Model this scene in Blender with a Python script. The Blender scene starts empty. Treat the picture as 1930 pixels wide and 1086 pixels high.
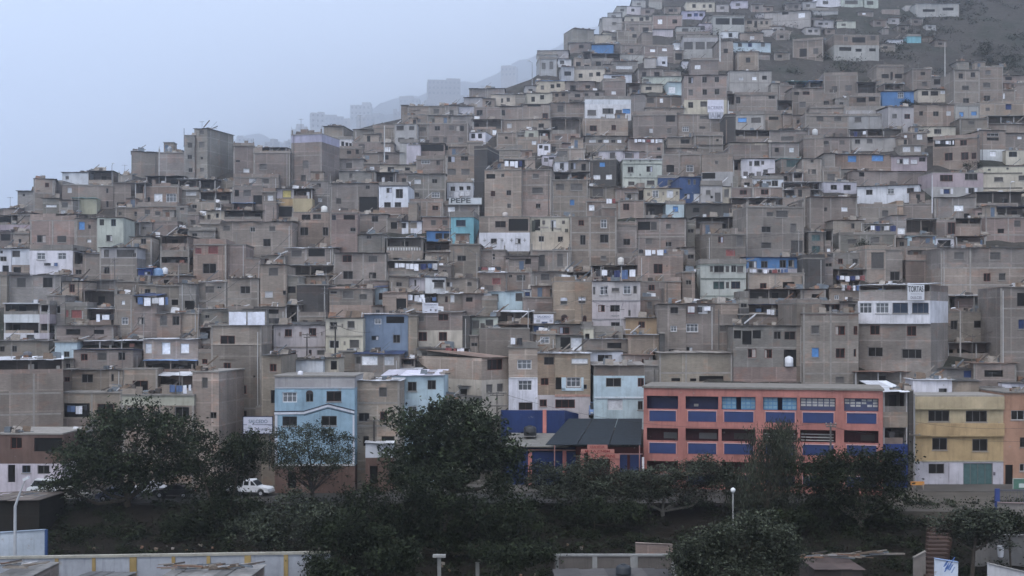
import bpy, math, random
from mathutils import Vector
R = random.Random(11)
F, HX, HY = 2330.0, 965.0, 600.0        # focal length in photo pixels, optical axis column, horizon row
CZ = 26.0                               # eye height above the datum
SC = bpy.context.scene
COL = SC.collection
# ---------------------------------------------------------------- terrain profile
PROF = [(1400, 78), (1200, 98), (1086, 112), (1010, 120), (955, 127), (950, 129), (915, 143.4), (880, 146), (700, 157), (600, 168),
        (500, 187), (400, 212), (300, 245), (200, 285), (100, 335), (0, 395), (-100, 470), (-250, 590)]
def D_of(y):
    for (ya, da), (yb, db) in zip(PROF, PROF[1:]):
        if y >= yb:
            t = (ya - y) / (ya - yb)
            return da + (db - da) * t
    return PROF[-1][1]
def at(px, py, D):
    return Vector(((px - HX) / F * D, D, CZ + (HY - py) / F * D))
def zat(py, D):
    return CZ + (HY - py) / F * D
STREET = zat(950, 129)
RIDGE = [(-900, 700), (-400, 520), (0, 405), (100, 372), (250, 335), (400, 322), (550, 282), (700, 236), (800, 215), (900, 185), (1000, 150), (1060, 112),
         (1110, 82), (1160, 46), (1210, 2), (1300, -60), (1500, -120), (2000, -190), (2600, -150), (3400, 0)]
def ridge(px):
    for (a, ya), (b, yb) in zip(RIDGE, RIDGE[1:]):
        if px <= b:
            return ya + (yb - ya) * max(0, (px - a)) / (b - a)
    return RIDGE[-1][1]
# ---------------------------------------------------------------- materials
MATS = {}
def mat(name, rough=.9, spec=.2):
    m = bpy.data.materials.new(name); m.use_nodes = True
    b = m.node_tree.nodes['Principled BSDF']
    b.inputs['Roughness'].default_value = rough
    b.inputs['Specular IOR Level'].default_value = spec
    MATS[name] = m
    return m, m.node_tree, b
def nd(t, kind, **kw):
    n = t.nodes.new(kind)
    for k, v in kw.items():
        setattr(n, k, v)
    return n
def mixrgb(t, mode, fac, a, b):
    n = nd(t, 'ShaderNodeMix', data_type='RGBA', blend_type=mode)
    for sock, v in ((0, fac), (6, a), (7, b)):
        if hasattr(v, 'is_linked') or hasattr(v, 'links'):
            t.links.new(v, n.inputs[sock])
        else:
            n.inputs[sock].default_value = v
    return n.outputs[2]
def ramp(t, src, stops):
    n = nd(t, 'ShaderNodeValToRGB')
    e = n.color_ramp.elements
    while len(e) < len(stops):
        e.new(.5)
    for el, (p, c) in zip(e, stops):
        el.position = p
        el.color = (c, c, c, 1) if not isinstance(c, tuple) else (*c, 1)
    t.links.new(src, n.inputs[0])
    return n.outputs[0]
def coords(t, scale, mode='Object', rnd=True):
    tc = nd(t, 'ShaderNodeTexCoord')
    mp = nd(t, 'ShaderNodeMapping')
    mp.inputs['Scale'].default_value = scale
    t.links.new(tc.outputs[mode], mp.inputs['Vector'])
    if rnd:
        oi = nd(t, 'ShaderNodeObjectInfo')
        mu = nd(t, 'ShaderNodeVectorMath', operation='SCALE')
        cb = nd(t, 'ShaderNodeCombineXYZ')
        for i in range(3):
            t.links.new(oi.outputs['Random'], cb.inputs[i])
        t.links.new(cb.outputs[0], mu.inputs[0]); mu.inputs['Scale'].default_value = 57.0
        t.links.new(mu.outputs[0], mp.inputs['Location'])
    return mp.outputs[0]
def noise(t, vec, scale, detail=4, rough=.6):
    n = nd(t, 'ShaderNodeTexNoise')
    n.inputs['Scale'].default_value = scale; n.inputs['Detail'].default_value = detail; n.inputs['Roughness'].default_value = rough
    t.links.new(vec, n.inputs['Vector'])
    return n.outputs['Fac']
def objcol(t):
    return nd(t, 'ShaderNodeObjectInfo').outputs['Color']
def wall_mat(name, masonry):
    m, t, b = mat(name)
    c = objcol(t)
    big = ramp(t, noise(t, coords(t, (1, 1, 1)), .35, 5), [(.3, .78), (.7, 1.15)])
    fine = ramp(t, noise(t, coords(t, (1.2, 1.2, 5 if masonry else 1.2)), 1.4, 5, .7), [(.25, .76 if masonry else .88), (.75, 1.18 if masonry else 1.06)])
    streak = ramp(t, noise(t, coords(t, (2.2, 2.2, .22)), 1.0, 4, .65), [(.32, .74 if not masonry else .80), (.5, 1.0)])
    c = mixrgb(t, 'MULTIPLY', 1.0, c, big)
    c = mixrgb(t, 'MULTIPLY', 1.0, c, fine)
    c = mixrgb(t, 'MULTIPLY', .6 if masonry else .85, c, streak)
    if masonry:                                 # lighter mortar smears and a few red brick patches
        sp = nd(t, 'ShaderNodeSeparateXYZ'); t.links.new(coords(t, (1, 1, 1)), sp.inputs[0])
        def mth(op, a, v, v2=None):
            n_ = nd(t, 'ShaderNodeMath', operation=op)
            for i_, q_ in enumerate((a, v)):
                if hasattr(q_, 'links'): t.links.new(q_, n_.inputs[i_])
                else: n_.inputs[i_].default_value = q_
            return n_.outputs[0]
        ux = mth('DIVIDE', mth('ADD', sp.outputs['X'], sp.outputs['Y']), 3.1); uz = mth('DIVIDE', sp.outputs['Z'], 2.55)
        cb = nd(t, 'ShaderNodeCombineXYZ'); t.links.new(mth('FLOOR', ux, 0), cb.inputs[0]); t.links.new(mth('FLOOR', uz, 0), cb.inputs[2])
        wn = nd(t, 'ShaderNodeTexWhiteNoise', noise_dimensions='3D'); t.links.new(cb.outputs[0], wn.inputs['Vector'])
        c = mixrgb(t, 'MULTIPLY', 1.0, c, ramp(t, wn.outputs['Value'], [(0, .80), (1, 1.16)]))      # each bay of blockwork laid at another time
        ln = mth('MAXIMUM', mth('LESS_THAN', mth('FRACT', uz, 0), .07), mth('LESS_THAN', mth('FRACT', ux, 0), .06))
        c = mixrgb(t, 'MIX', mth('MULTIPLY', ln, .42), c, mixrgb(t, 'MULTIPLY', 1.0, c, (1.6, 1.62, 1.66, 1)))
        patch = ramp(t, noise(t, coords(t, (1, 1, 1.6)), .5, 3), [(.56, 0.0), (.64, 1.0)])
        red = mixrgb(t, 'MULTIPLY', 1.0, c, (1.10, .97, .92, 1))
        c = mixrgb(t, 'MIX', patch, c, red)
    else:                                       # flaked patches where the paint has gone
        pe = ramp(t, noise(t, coords(t, (1, 1, 1.3)), 1.1, 6, .7), [(.64, 0.0), (.69, .75)])
        c = mixrgb(t, 'MIX', pe, c, (.30, .28, .26, 1))
    t.links.new(c, b.inputs['Base Color'])
    bp = nd(t, 'ShaderNodeBump'); bp.inputs['Strength'].default_value = .35; bp.inputs['Distance'].default_value = .05
    t.links.new(fine, bp.inputs['Height']); t.links.new(bp.outputs[0], b.inputs['Normal'])
    return m
wall_mat('masonry', True)
wall_mat('plaster', False)
def simple(name, rough=.85, spec=.2, vary=.25, scale=1.5, island=0.0):
    m, t, b = mat(name, rough, spec)
    c = objcol(t)
    v = ramp(t, noise(t, coords(t, (1, 1, 1)), scale, 5, .65), [(.3, 1 - vary), (.7, 1 + vary * .6)])
    c = mixrgb(t, 'MULTIPLY', 1.0, c, v)
    if island:
        g = nd(t, 'ShaderNodeNewGeometry')
        c = mixrgb(t, 'MULTIPLY', 1.0, c, ramp(t, g.outputs['Random Per Island'], [(0, 1 - island), (1, 1 + island)]))
    t.links.new(c, b.inputs['Base Color'])
    return m
simple('concrete')
simple('metal', .55, .4, .15)
simple('paint', .5, .4, .12)
simple('pane', .35, .22, .3, 2.0)
simple('cloth', .95, .1, .2, 2.0, .15)
simple('sheeting', .7, .3, .35, 1.2, .45)
simple('plastic', .45, .4, .12)
def scrap_mat(name, stops):
    m, t, b = mat(name)
    g = nd(t, 'ShaderNodeNewGeometry')
    c = ramp(t, g.outputs['Random Per Island'], stops)
    v = ramp(t, noise(t, coords(t, (1, 1, 1)), 2.5, 4), [(.3, .7), (.7, 1.2)])
    t.links.new(mixrgb(t, 'MULTIPLY', 1.0, c, v), b.inputs['Base Color'])
    for n in t.nodes:
        if n.type == 'VALTORGB' and len(n.color_ramp.elements) > 3:
            n.color_ramp.interpolation = 'CONSTANT'
    return m
scrap_mat('scrap', [(0, (.16, .12, .09)), (.2, (.25, .22, .19)), (.38, (.08, .07, .065)), (.55, (.33, .30, .27)), (.7, (.22, .13, .09)), (.86, (.13, .15, .17)), (.955, (.55, .55, .57))])
scrap_mat('laundry', [(0, (.75, .76, .8)), (.25, (.05, .06, .12)), (.42, (.62, .64, .7)), (.55, (.12, .2, .42)), (.68, (.7, .68, .66)), (.82, (.22, .08, .08)), (.9, (.2, .22, .25))])
def leaf_mat(name, dark, light):
    m, t, b = mat(name, .8, .08)
    g = nd(t, 'ShaderNodeNewGeometry')
    c = ramp(t, g.outputs['Random Per Island'], [(0, dark), (.7, light), (.9, tuple(min(1, x * 1.25) for x in light)), (.98, tuple(min(1, x * 1.7) for x in light))])  # the palest few leaves carry painted glints in their colour
    cl = ramp(t, noise(t, coords(t, (1, 1, 1)), .45, 3), [(.35, .6), (.65, 1.35)])
    c = mixrgb(t, 'MULTIPLY', 1.0, c, cl)
    t.links.new(c, b.inputs['Base Color'])
    b.inputs['Subsurface Weight'].default_value = 0
    return m
leaf_mat('leaf_dark', (.007, .010, .0055), (.022, .029, .015))
leaf_mat('leaf_grey', (.015, .019, .012), (.052, .060, .042))
leaf_mat('leaf_glossy', (.008, .012, .006), (.032, .043, .022))
simple('rock', .95, .1, .5, 1.5)
simple('bark', .95, .1, .4, 3)
# ---------------------------------------------------------------- mesh builder
class MB:
    def __init__(s):
        s.v, s.f = [], []
    def quad(s, a, b, c, d):
        n = len(s.v); s.v += [a, b, c, d]; s.f.append((n, n + 1, n + 2, n + 3))
    def box(s, x0, x1, y0, y1, z0, z1):
        s.hexa([(x0, y0, z0), (x1, y0, z0), (x1, y1, z0), (x0, y1, z0)], [(x0, y0, z1), (x1, y0, z1), (x1, y1, z1), (x0, y1, z1)])
    def hexa(s, lo, hi):
        n = len(s.v); s.v += list(lo) + list(hi)
        s.f += [(n + 3, n + 2, n + 1, n), (n + 4, n + 5, n + 6, n + 7), (n, n + 1, n + 5, n + 4), (n + 1, n + 2, n + 6, n + 5), (n + 2, n + 3, n + 7, n + 6), (n + 3, n, n + 4, n + 7)]
    def bar(s, p, q, r, k=6, r2=None):                  # a (tapered) rod from p to q
        p, q = Vector(p), Vector(q); r2 = r if r2 is None else r2
        d = (q - p).normalized(); a = d.orthogonal().normalized(); b = d.cross(a)
        n = len(s.v)
        for c, rr in ((p, r), (q, r2)):
            for i in range(k):
                w = 2 * math.pi * i / k
                s.v.append(tuple(c + (a * math.cos(w) + b * math.sin(w)) * rr))
        for i in range(k):
            j = (i + 1) % k
            s.f.append((n + i, n + j, n + k + j, n + k + i))
        s.f.append(tuple(n + i for i in reversed(range(k)))); s.f.append(tuple(n + k + i for i in range(k)))
    def lathe(s, c, prof, k=16):
        n = len(s.v)
        for (r, z) in prof:
            for i in range(k):
                w = 2 * math.pi * i / k
                s.v.append((c[0] + r * math.cos(w), c[1] + r * math.sin(w), c[2] + z))
        for j in range(len(prof) - 1):
            for i in range(k):
                i2 = (i + 1) % k
                s.f.append((n + j * k + i, n + j * k + i2, n + (j + 1) * k + i2, n + (j + 1) * k + i))
        s.f.append(tuple(n + i for i in reversed(range(k)))); m = n + (len(prof) - 1) * k
        s.f.append(tuple(m + i for i in range(k)))
    def prism(s, pts, y0, y1):                          # outline in x-z pushed from y0 to y1
        n = len(s.v); k = len(pts)
        s.v += [(x, y0, z) for x, z in pts] + [(x, y1, z) for x, z in pts]
        s.f.append(tuple(range(n, n + k))); s.f.append(tuple(reversed(range(n + k, n + 2 * k))))
        for i in range(k):
            j = (i + 1) % k
            s.f.append((n + j, n + i, n + k + i, n + k + j))
    def build(s, name, m, parent=None, color=None, loc=None, smooth=False):
        me = bpy.data.meshes.new(name); me.from_pydata(s.v, [], s.f); me.update()
        o = bpy.data.objects.new(name, me); COL.objects.link(o)
        me.materials.append(MATS[m] if isinstance(m, str) else m)
        if parent: o.parent = parent
        if color: o.color = (*color, 1)
        if loc is not None: o.location = loc
        if smooth:
            for p in me.polygons: p.use_smooth = True
        return o
LABELS = set()
def tag(o, label, cat, group=None, kind=None):
    o['label'] = label; o['category'] = cat
    if group: o['group'] = group
    if kind: o['kind'] = kind
    LABELS.add(label)
    return o
def empty(name, loc, rz=0):
    o = bpy.data.objects.new(name, None); COL.objects.link(o)
    o.location = loc; o.rotation_euler = (0, 0, rz); o.empty_display_size = .5
    return o
def struct(o):
    o['kind'] = 'structure'; return o
def sh(c, a, b):
    k = R.uniform(a, b); return tuple(x * k for x in c)
PAL = dict(b=(.222, .193, .171), g=(.225, .211, .194), p=(.252, .202, .176), t=(.285, .244, .206), w=(.61, .62, .66), c=(.49, .45, .375), y=(.43, .315, .175),
           s=(.285, .40, .48), S=(.44, .54, .59), m=(.44, .465, .42), q=(.40, .39, .31), k=(.185, .235, .305), u=(.09, .20, .40), n=(.028, .055, .19), N=(.05, .085, .18),
           v=(.37, .37, .46), o=(.37, .215, .15), R=(.15, .098, .08), e=(.27, .215, .165), T=(.19, .40, .47), l=(.37, .362, .358), L=(.36, .31, .335), d=(.075, .072, .07),  # dark grey also fills some alleys between houses: shade set as wall colour
           x=(.32, .235, .15), W=(.47, .435, .435), A=(.49, .465, .505), Y=(.43, .36, .235))
WORD = dict(b='bare brick', g='grey block', p='pinkish brick', t='tan', w='white', c='cream', y='yellow', s='blue', S='pale blue', m='mint', q='pale green', k='slate blue',
            u='bright blue', n='navy', N='dark blue', v='lavender', o='salmon', R='red brown', e='brown', T='turquoise', l='light grey', L='lilac grey', d='dark grey', x='orange tan',
            W='pinkish white', A='lilac white', Y='yellow', O='open sided')
MASON = set('bgpted')
# ---------------------------------------------------------------- the houses
TILE = dict(A1=(0, 220), A2=(0, 430), A3=(0, 640), B0=(380, 100), B1=(380, 220), B2=(380, 430), B3=(380, 640), C0=(760, 0), C1=(760, 220), C2=(760, 430), C3=(760, 640),
            D0=(1140, 0), D1=(1140, 220), D2=(1140, 430), D3=(1140, 640), E0=(1530, 0), E1=(1530, 220), E2=(1530, 430), E3=(1530, 640))
Z = 4.825
HOUSES = []
class House: pass
def parse(text):
    tile = None
    for line in text.strip().splitlines():
        line = line.strip()
        if not line or line[0] == '#': continue
        if line[0] == '>': tile = TILE[line[1:].strip()]; continue
        f = [a.strip() for a in line.split('|')] + [''] * 6
        X = lambda v: tile[0] + float(v) / Z
        Y = lambda v: tile[1] + float(v) / Z
        h = House()
        a = f[0].split(','); h.x0, h.y0, h.x1, h.y1 = X(a[0]), Y(a[1]), X(a[2]), Y(a[3])
        h.bands, top = [], h.y0
        for b in f[1].split():
            c, _, yy = b.partition('@'); bot = Y(yy) if yy else h.y1
            h.bands.append((c, top, bot)); top = bot
        h.opt = dict((k.partition('=')[0], k.partition('=')[2]) for k in f[2].split())
        if 'x2' in h.opt: h.opt['x2'] = X(h.opt['x2'])
        h.wins = []
        for w in f[3].split():
            ty = 'd'
            if w[-1].isalpha(): ty, w = w[-1], w[:-1]
            q = w.split(','); h.wins.append((X(q[0]), Y(q[1]), float(q[2]) / Z, float(q[3]) / Z, ty))
        h.label, h.short = f[4], f[5]
        HOUSES.append(h)
def yaw_plane(h, D):
    """plan positions of the two front corners for a given yaw about the middle of the front"""
    def corners(th):
        xm = (h.x0 + h.x1) / 2; m = Vector(((xm - HX) / F * D, D)); n = Vector((-math.sin(th), math.cos(th)))
        out = []
        for px in (h.x0, h.x1):
            d = Vector(((px - HX) / F, 1.0)); out.append(d * (m.dot(n) / d.dot(n)))
        return out
    return corners
FR = ('metal', (.30, .29, .29))
def house(h):
    D = D_of(h.y1) + float(h.opt.get('dD', 0))
    dep = min(8.0, max(3.0, .85 * (D_of(h.y0) - D_of(h.y1))))
    if 'd' in h.opt: dep = float(h.opt['d'])
    cor = yaw_plane(h, D); th = math.radians(float(h.opt.get('yaw', R.uniform(-5, 5))))
    if 'x2' in h.opt:
        best = 1e9
        for k in range(-65, 66):
            t2 = math.radians(k); p0, p1 = cor(t2)
            q = (p1 if h.opt['x2'] > h.x1 else p0) + Vector((-math.sin(t2), math.cos(t2))) * dep
            e = abs(q.x / q.y * F + HX - h.opt['x2'])
            if e < best: best, th = e, t2
    p0, p1 = cor(th); mid = (p0 + p1) / 2; w = (p1 - p0).length
    zb = zat(h.y1, D) if h.y1 < 950 else STREET
    if 'zb' in h.opt: zb = float(h.opt['zb'])
    n = Vector((-math.sin(th), math.cos(th))); ax = Vector((math.cos(th), math.sin(th)))
    def loc(px, py):
        d = Vector(((px - HX) / F, 1.0)); t = mid.dot(n) / d.dot(n)
        return (d * t - mid).dot(ax), CZ + (HY - py) / F * t - zb
    h.mid, h.th, h.w, h.dep, h.zb, h.D, h.loc = mid, th, w, dep, zb, D, loc
    xm = (h.x0 + h.x1) / 2
    zz = lambda y: loc(xm, y)[1]
    h.ztop = zz(h.y0)
    main = max((b for b in h.bands if b[0] != 'O'), key=lambda b: b[2] - b[1], default=h.bands[0])[0]
    h.main = main
    small = w < 4.2 and h.ztop < 3.6
    nm = 'shack' if small else 'brick_house' if main in 'bpte' else 'concrete_house' if main in 'gdlLO' else 'painted_house'
    root = empty(nm, (mid.x, mid.y, zb), th)
    h.root = root
    wins = []
    for (x, y, ww, hh, ty) in h.wins:
        u0, z1 = loc(x, y); u1, z0 = loc(x + ww, y + hh)
        u0, u1 = max(u0, -w / 2 + .06), min(u1, w / 2 - .06)
        if u1 - u0 > .15: wins.append([u0, u1, z0, z1, ty])
    nb = len(h.bands)
    for i, (c, ya, yb) in enumerate(h.bands):
        z1, z0 = zz(ya), zz(yb)
        if i == nb - 1: z0 = -3.0
        over = .35 if (str(i) in h.opt.get('over', '').split(',')) else 0
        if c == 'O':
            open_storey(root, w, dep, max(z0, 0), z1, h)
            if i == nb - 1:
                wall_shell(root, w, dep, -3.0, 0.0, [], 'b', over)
            continue
        ws = [q for q in wins if q[2] >= z0 - .3 and q[3] <= z1 + .3]
        for q in ws:
            q[2] = max(q[2], z0 + .03); q[3] = min(q[3], z1 - .03)
        ws = [q for q in ws if q[3] - q[2] > .12]
        wall_shell(root, w, dep, z0, z1, ws, c, over)
        for q in ws: window(root, q, over, c)
        if over:                                # the soffit ledge under a projecting storey
            m = MB(); m.box(-w / 2, w / 2, -over, -.003, z0 - .12, z0 - .003); m.build('ledge', 'concrete', root, tuple(x * .9 for x in PAL[c]))
    # concrete frame: columns and floor bands standing 3 cm proud of the brickwork
    if main in 'bptgl' and w > 3.2 and 'nofr' not in h.opt and R.random() < .75:
        ncol = max(2, round(w / 3.6) + 1); hi = h.ztop - .02
        lowc = max(min([zz(b[2]) for b in h.bands if b[0] in 'bptgl'] or [0]), 0)
        topc = max([zz(b[1]) for b in h.bands if b[0] in 'bptgl'] or [hi]); fc = sh(PAL['g'], 1.1, 1.4)
        cols = []
        for k in range(ncol):
            u = -w / 2 + .12 + (w - .24) * k / (ncol - 1) + (R.uniform(-.5, .5) if 0 < k < ncol - 1 else 0)
            if any(q[0] - .2 < u < q[1] + .2 for q in wins): continue
            m = MB(); m.box(u - .115, u + .115, -.03, .02, lowc, topc - .01); m.build('concrete_column', 'concrete', root, fc); cols.append(u)
        z = topc - R.uniform(2.3, 2.8)
        while z > lowc + .8:
            if not any(q[2] - .15 < z < q[3] + .15 for q in wins):
                m = MB(); m.box(-w / 2 + .25, w / 2 - .25, -.02, .02, z - .11, z + .09); m.build('floor_band', 'concrete', root, fc)
            z -= R.uniform(2.4, 2.8)
    if main in MASON and h.y1 > 250 and R.random() < .5:        # drain pipe down the front
        u = R.choice([-1, 1]) * (w / 2 - R.uniform(.3, .6))
        if not any(q[0] - .1 < u < q[1] + .1 for q in wins):
            m = MB(); m.bar((u, -.06, R.uniform(0, .5)), (u, -.06, h.ztop - R.uniform(0, .8)), .05, 6); m.build('drain_pipe', 'plastic', root, R.choice([(.42, .41, .4), (.5, .5, .5), (.1, .1, .1), (.28, .2, .16)]))
    roof(root, w, dep, h, main)
def wall_shell(root, w, dep, z0, z1, ws, c, over=0):
    m = MB(); a, b = -w / 2, w / 2; y = -over
    us = sorted({a, b, *[q[0] for q in ws], *[q[1] for q in ws]}); zs = sorted({z0, z1, *[q[2] for q in ws], *[q[3] for q in ws]})
    for u0, u1 in zip(us, us[1:]):
        for e0, e1 in zip(zs, zs[1:]):
            cu, cz = (u0 + u1) / 2, (e0 + e1) / 2
            if any(q[0] < cu < q[1] and q[2] < cz < q[3] for q in ws): continue
            m.quad((u0, y, e0), (u1, y, e0), (u1, y, e1), (u0, y, e1))
    r = y + .22
    for q in ws:
        u0, u1, e0, e1 = q[:4]
        m.quad((u0, y, e0), (u0, y, e1), (u0, r, e1), (u0, r, e0)); m.quad((u1, y, e0), (u1, r, e0), (u1, r, e1), (u1, y, e1))
        m.quad((u0, y, e0), (u0, r, e0), (u1, r, e0), (u1, y, e0)); m.quad((u0, y, e1), (u1, y, e1), (u1, r, e1), (u0, r, e1))
    m.quad((b, y, z0), (b, dep, z0), (b, dep, z1), (b, y, z1)); m.quad((a, dep, z0), (a, y, z0), (a, y, z1), (a, dep, z1))
    m.quad((b, dep, z0), (a, dep, z0), (a, dep, z1), (b, dep, z1)); m.quad((a, y, z1), (b, y, z1), (b, dep, z1), (a, dep, z1))
    col = PAL[c]; k = R.uniform(.86, 1.14) if c in MASON else R.uniform(.95, 1.04)
    col = (col[0] * k * R.uniform(.97, 1.04), col[1] * k, col[2] * k * R.uniform(.96, 1.04))
    m.build('wall', 'masonry' if c in MASON else 'plaster', root, col)
PANE = dict(d=(.010, .0095, .009), f=(.10, .11, .12), w=(.62, .63, .66), g=(.085, .08, .076), u=(.10, .26, .55), r=(.010, .008, .0075), n=(.02, .04, .12), y=(.5, .42, .16), D=(.009, .0085, .008), G=(.05, .09, .09),
            R=(.20, .07, .065), B=(.02, .03, .05))
def window(root, q, over, c):
    u0, u1, z0, z1, ty = q; y = -over; W, H = u1 - u0, z1 - z0
    if root.location.y > 285 or (root.location.y > 235 and W * H < .9):
        m = MB(); m.box(u0 + .004, u1 - .004, y + .1, y + .15, z0 + .004, z1 - .004); k = R.uniform(.7, 1.5); m.build('window', 'pane', root, tuple(x * k for x in PANE[ty])); return
    f = MB(); t = min(.07, W * .12, H * .12)
    if ty == 'D':
        m = MB(); yb = min(.9, 2.0)
        m.box(u0 + .004, u1 - .004, y + .225, y + .26, z0 + .004, z1 - .004)  # dark panel closes the void; the unlit room is painted as its colour
        o = m.build('opening', 'pane', root, PANE['D']); return
    col = (.16, .15, .145)
    if ty == 'f': col = (.62, .62, .64); t *= 1.25
    elif ty == 'r': col = (.17, .055, .04)
    elif ty == 'R': col = (.30, .12, .11)
    elif ty == 'g': col = (.20, .19, .18)
    elif ty == 'w': col = (.5, .5, .5)
    elif ty == 'u': col = (.12, .2, .36)
    elif R.random() < .3: col = R.choice([(.10, .055, .045), (.42, .42, .42), (.05, .08, .12), (.25, .23, .2), (.06, .05, .05)])
    ya, yb = y + .09, y + .14
    f.box(u0 + .003, u0 + t, ya, yb, z0 + .003, z1 - .003); f.box(u1 - t, u1 - .003, ya, yb, z0 + .003, z1 - .003)
    f.box(u0 + t, u1 - t, ya, yb, z0 + .003, z0 + t); f.box(u0 + t, u1 - t, ya, yb, z1 - t, z1 - .003)
    nv = 1 if W < .9 and ty not in 'f' else max(1, round(W / (.55 if ty == 'f' else .8)))
    if ty in 'dfrBG' and W > .5:
        for k in range(1, nv + (1 if nv == 1 else 0)):
            u = u0 + W * (k / nv if nv > 1 else .5); f.box(u - t * .35, u + t * .35, ya + .005, yb - .005, z0 + t, z1 - t)
        if ty == 'f': f.box(u0 + t, u1 - t, ya + .01, yb - .01, z0 + H * .62 - t * .3, z0 + H * .62 + t * .3)
    fo = f.build('window', 'paint', root, col)
    p = MB(); p.box(u0 + t, u1 - t, yb, yb + .03, z0 + t, z1 - t)
    pc = PANE[ty]; k = R.uniform(.7, 1.5)
    p.build('pane', 'pane', fo, tuple(x * k for x in pc))
    if ty in 'dr' and W > .8 and R.random() < .16:          # a pale curtain drawn half-way behind the glass
        cu = MB(); a = R.choice([0, 1]); s = R.uniform(.25, .5) * W
        x0 = u0 + t if a == 0 else u1 - t - s
        cu.box(x0, x0 + s, yb - .02, yb - .004, z0 + t, z1 - t * R.uniform(1, 2)); cu.build('curtain', 'cloth', fo, R.choice([(.5, .5, .52), (.35, .32, .3), (.4, .42, .5)]))
    if z0 > .8 and W > .6 and R.random() < .5:
        s = MB(); s.box(u0 - .08, u1 + .08, y - .07, y - .003, z0 - .1, z0 - .01); s.build('sill', 'concrete', root, tuple(x * 1.15 for x in PAL['g']))
def open_storey(root, w, dep, z0, z1, h):
    """roofed terrace: posts, low parapet, set-back rear room"""
    n = max(2, round(w / 3.2) + 1); pc = R.choice([PAL['g'], PAL['l'], PAL['b']])
    for k in range(n):
        u = -w / 2 + .1 + (w - .2) * k / (n - 1)
        m = MB(); m.box(u - .08, u + .08, .04, .2, z0, z1 - .01); m.build('post', 'concrete', root, pc)
    p = MB(); H = (z1 - z0); ph = H * R.uniform(.22, .4); s = R.uniform(0, .25) * w
    p.box(-w / 2, w / 2 - s, .05, .17, z0 + .003, z0 + ph); p.build('parapet', 'masonry', root, PAL[R.choice('bgpt')])
    back = MB(); yb = min(dep * .5, 2.6)
    back.box(-w / 2 + .02, w / 2 - .02, yb, dep - .02, z0 + .003, z1 - .02)
    back.box(-w / 2 + .02, -w / 2 + .14, .3, yb, z0 + .003, z1 - .02)
    if R.random() < .6: back.box(w / 2 - .14, w / 2 - .02, .3, yb, z0 + .003, z1 - .02)
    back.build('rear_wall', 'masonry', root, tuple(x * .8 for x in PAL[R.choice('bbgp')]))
    dm = MB(); u = R.uniform(-w / 2 + .3, max(-w / 2 + .31, w / 2 - 1.3)); dm.box(u, min(u + .9, w / 2 - .2), yb - .03, yb - .003, z0 + .01, z0 + min(2, H * .8)); dm.build('door', 'pane', root, (.03, .028, .027))
    if w > 2.5 and R.random() < .6:
        for k in range(R.randint(1, 3)):
            u = R.uniform(-w / 2 + .3, w / 2 - .6); a = R.uniform(.25, .8); g = MB(); g.box(u, u + a, .3 + .02 * k, .3 + a * .7, z0 + .004, z0 + R.uniform(.3, H * .75))
            g.build('stored_goods', 'plastic', root, R.choice([(.16, .12, .09), (.25, .22, .19), (.06, .06, .06), (.35, .33, .3), (.12, .18, .28), (.55, .55, .57), (.24, .1, .07)]))
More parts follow.
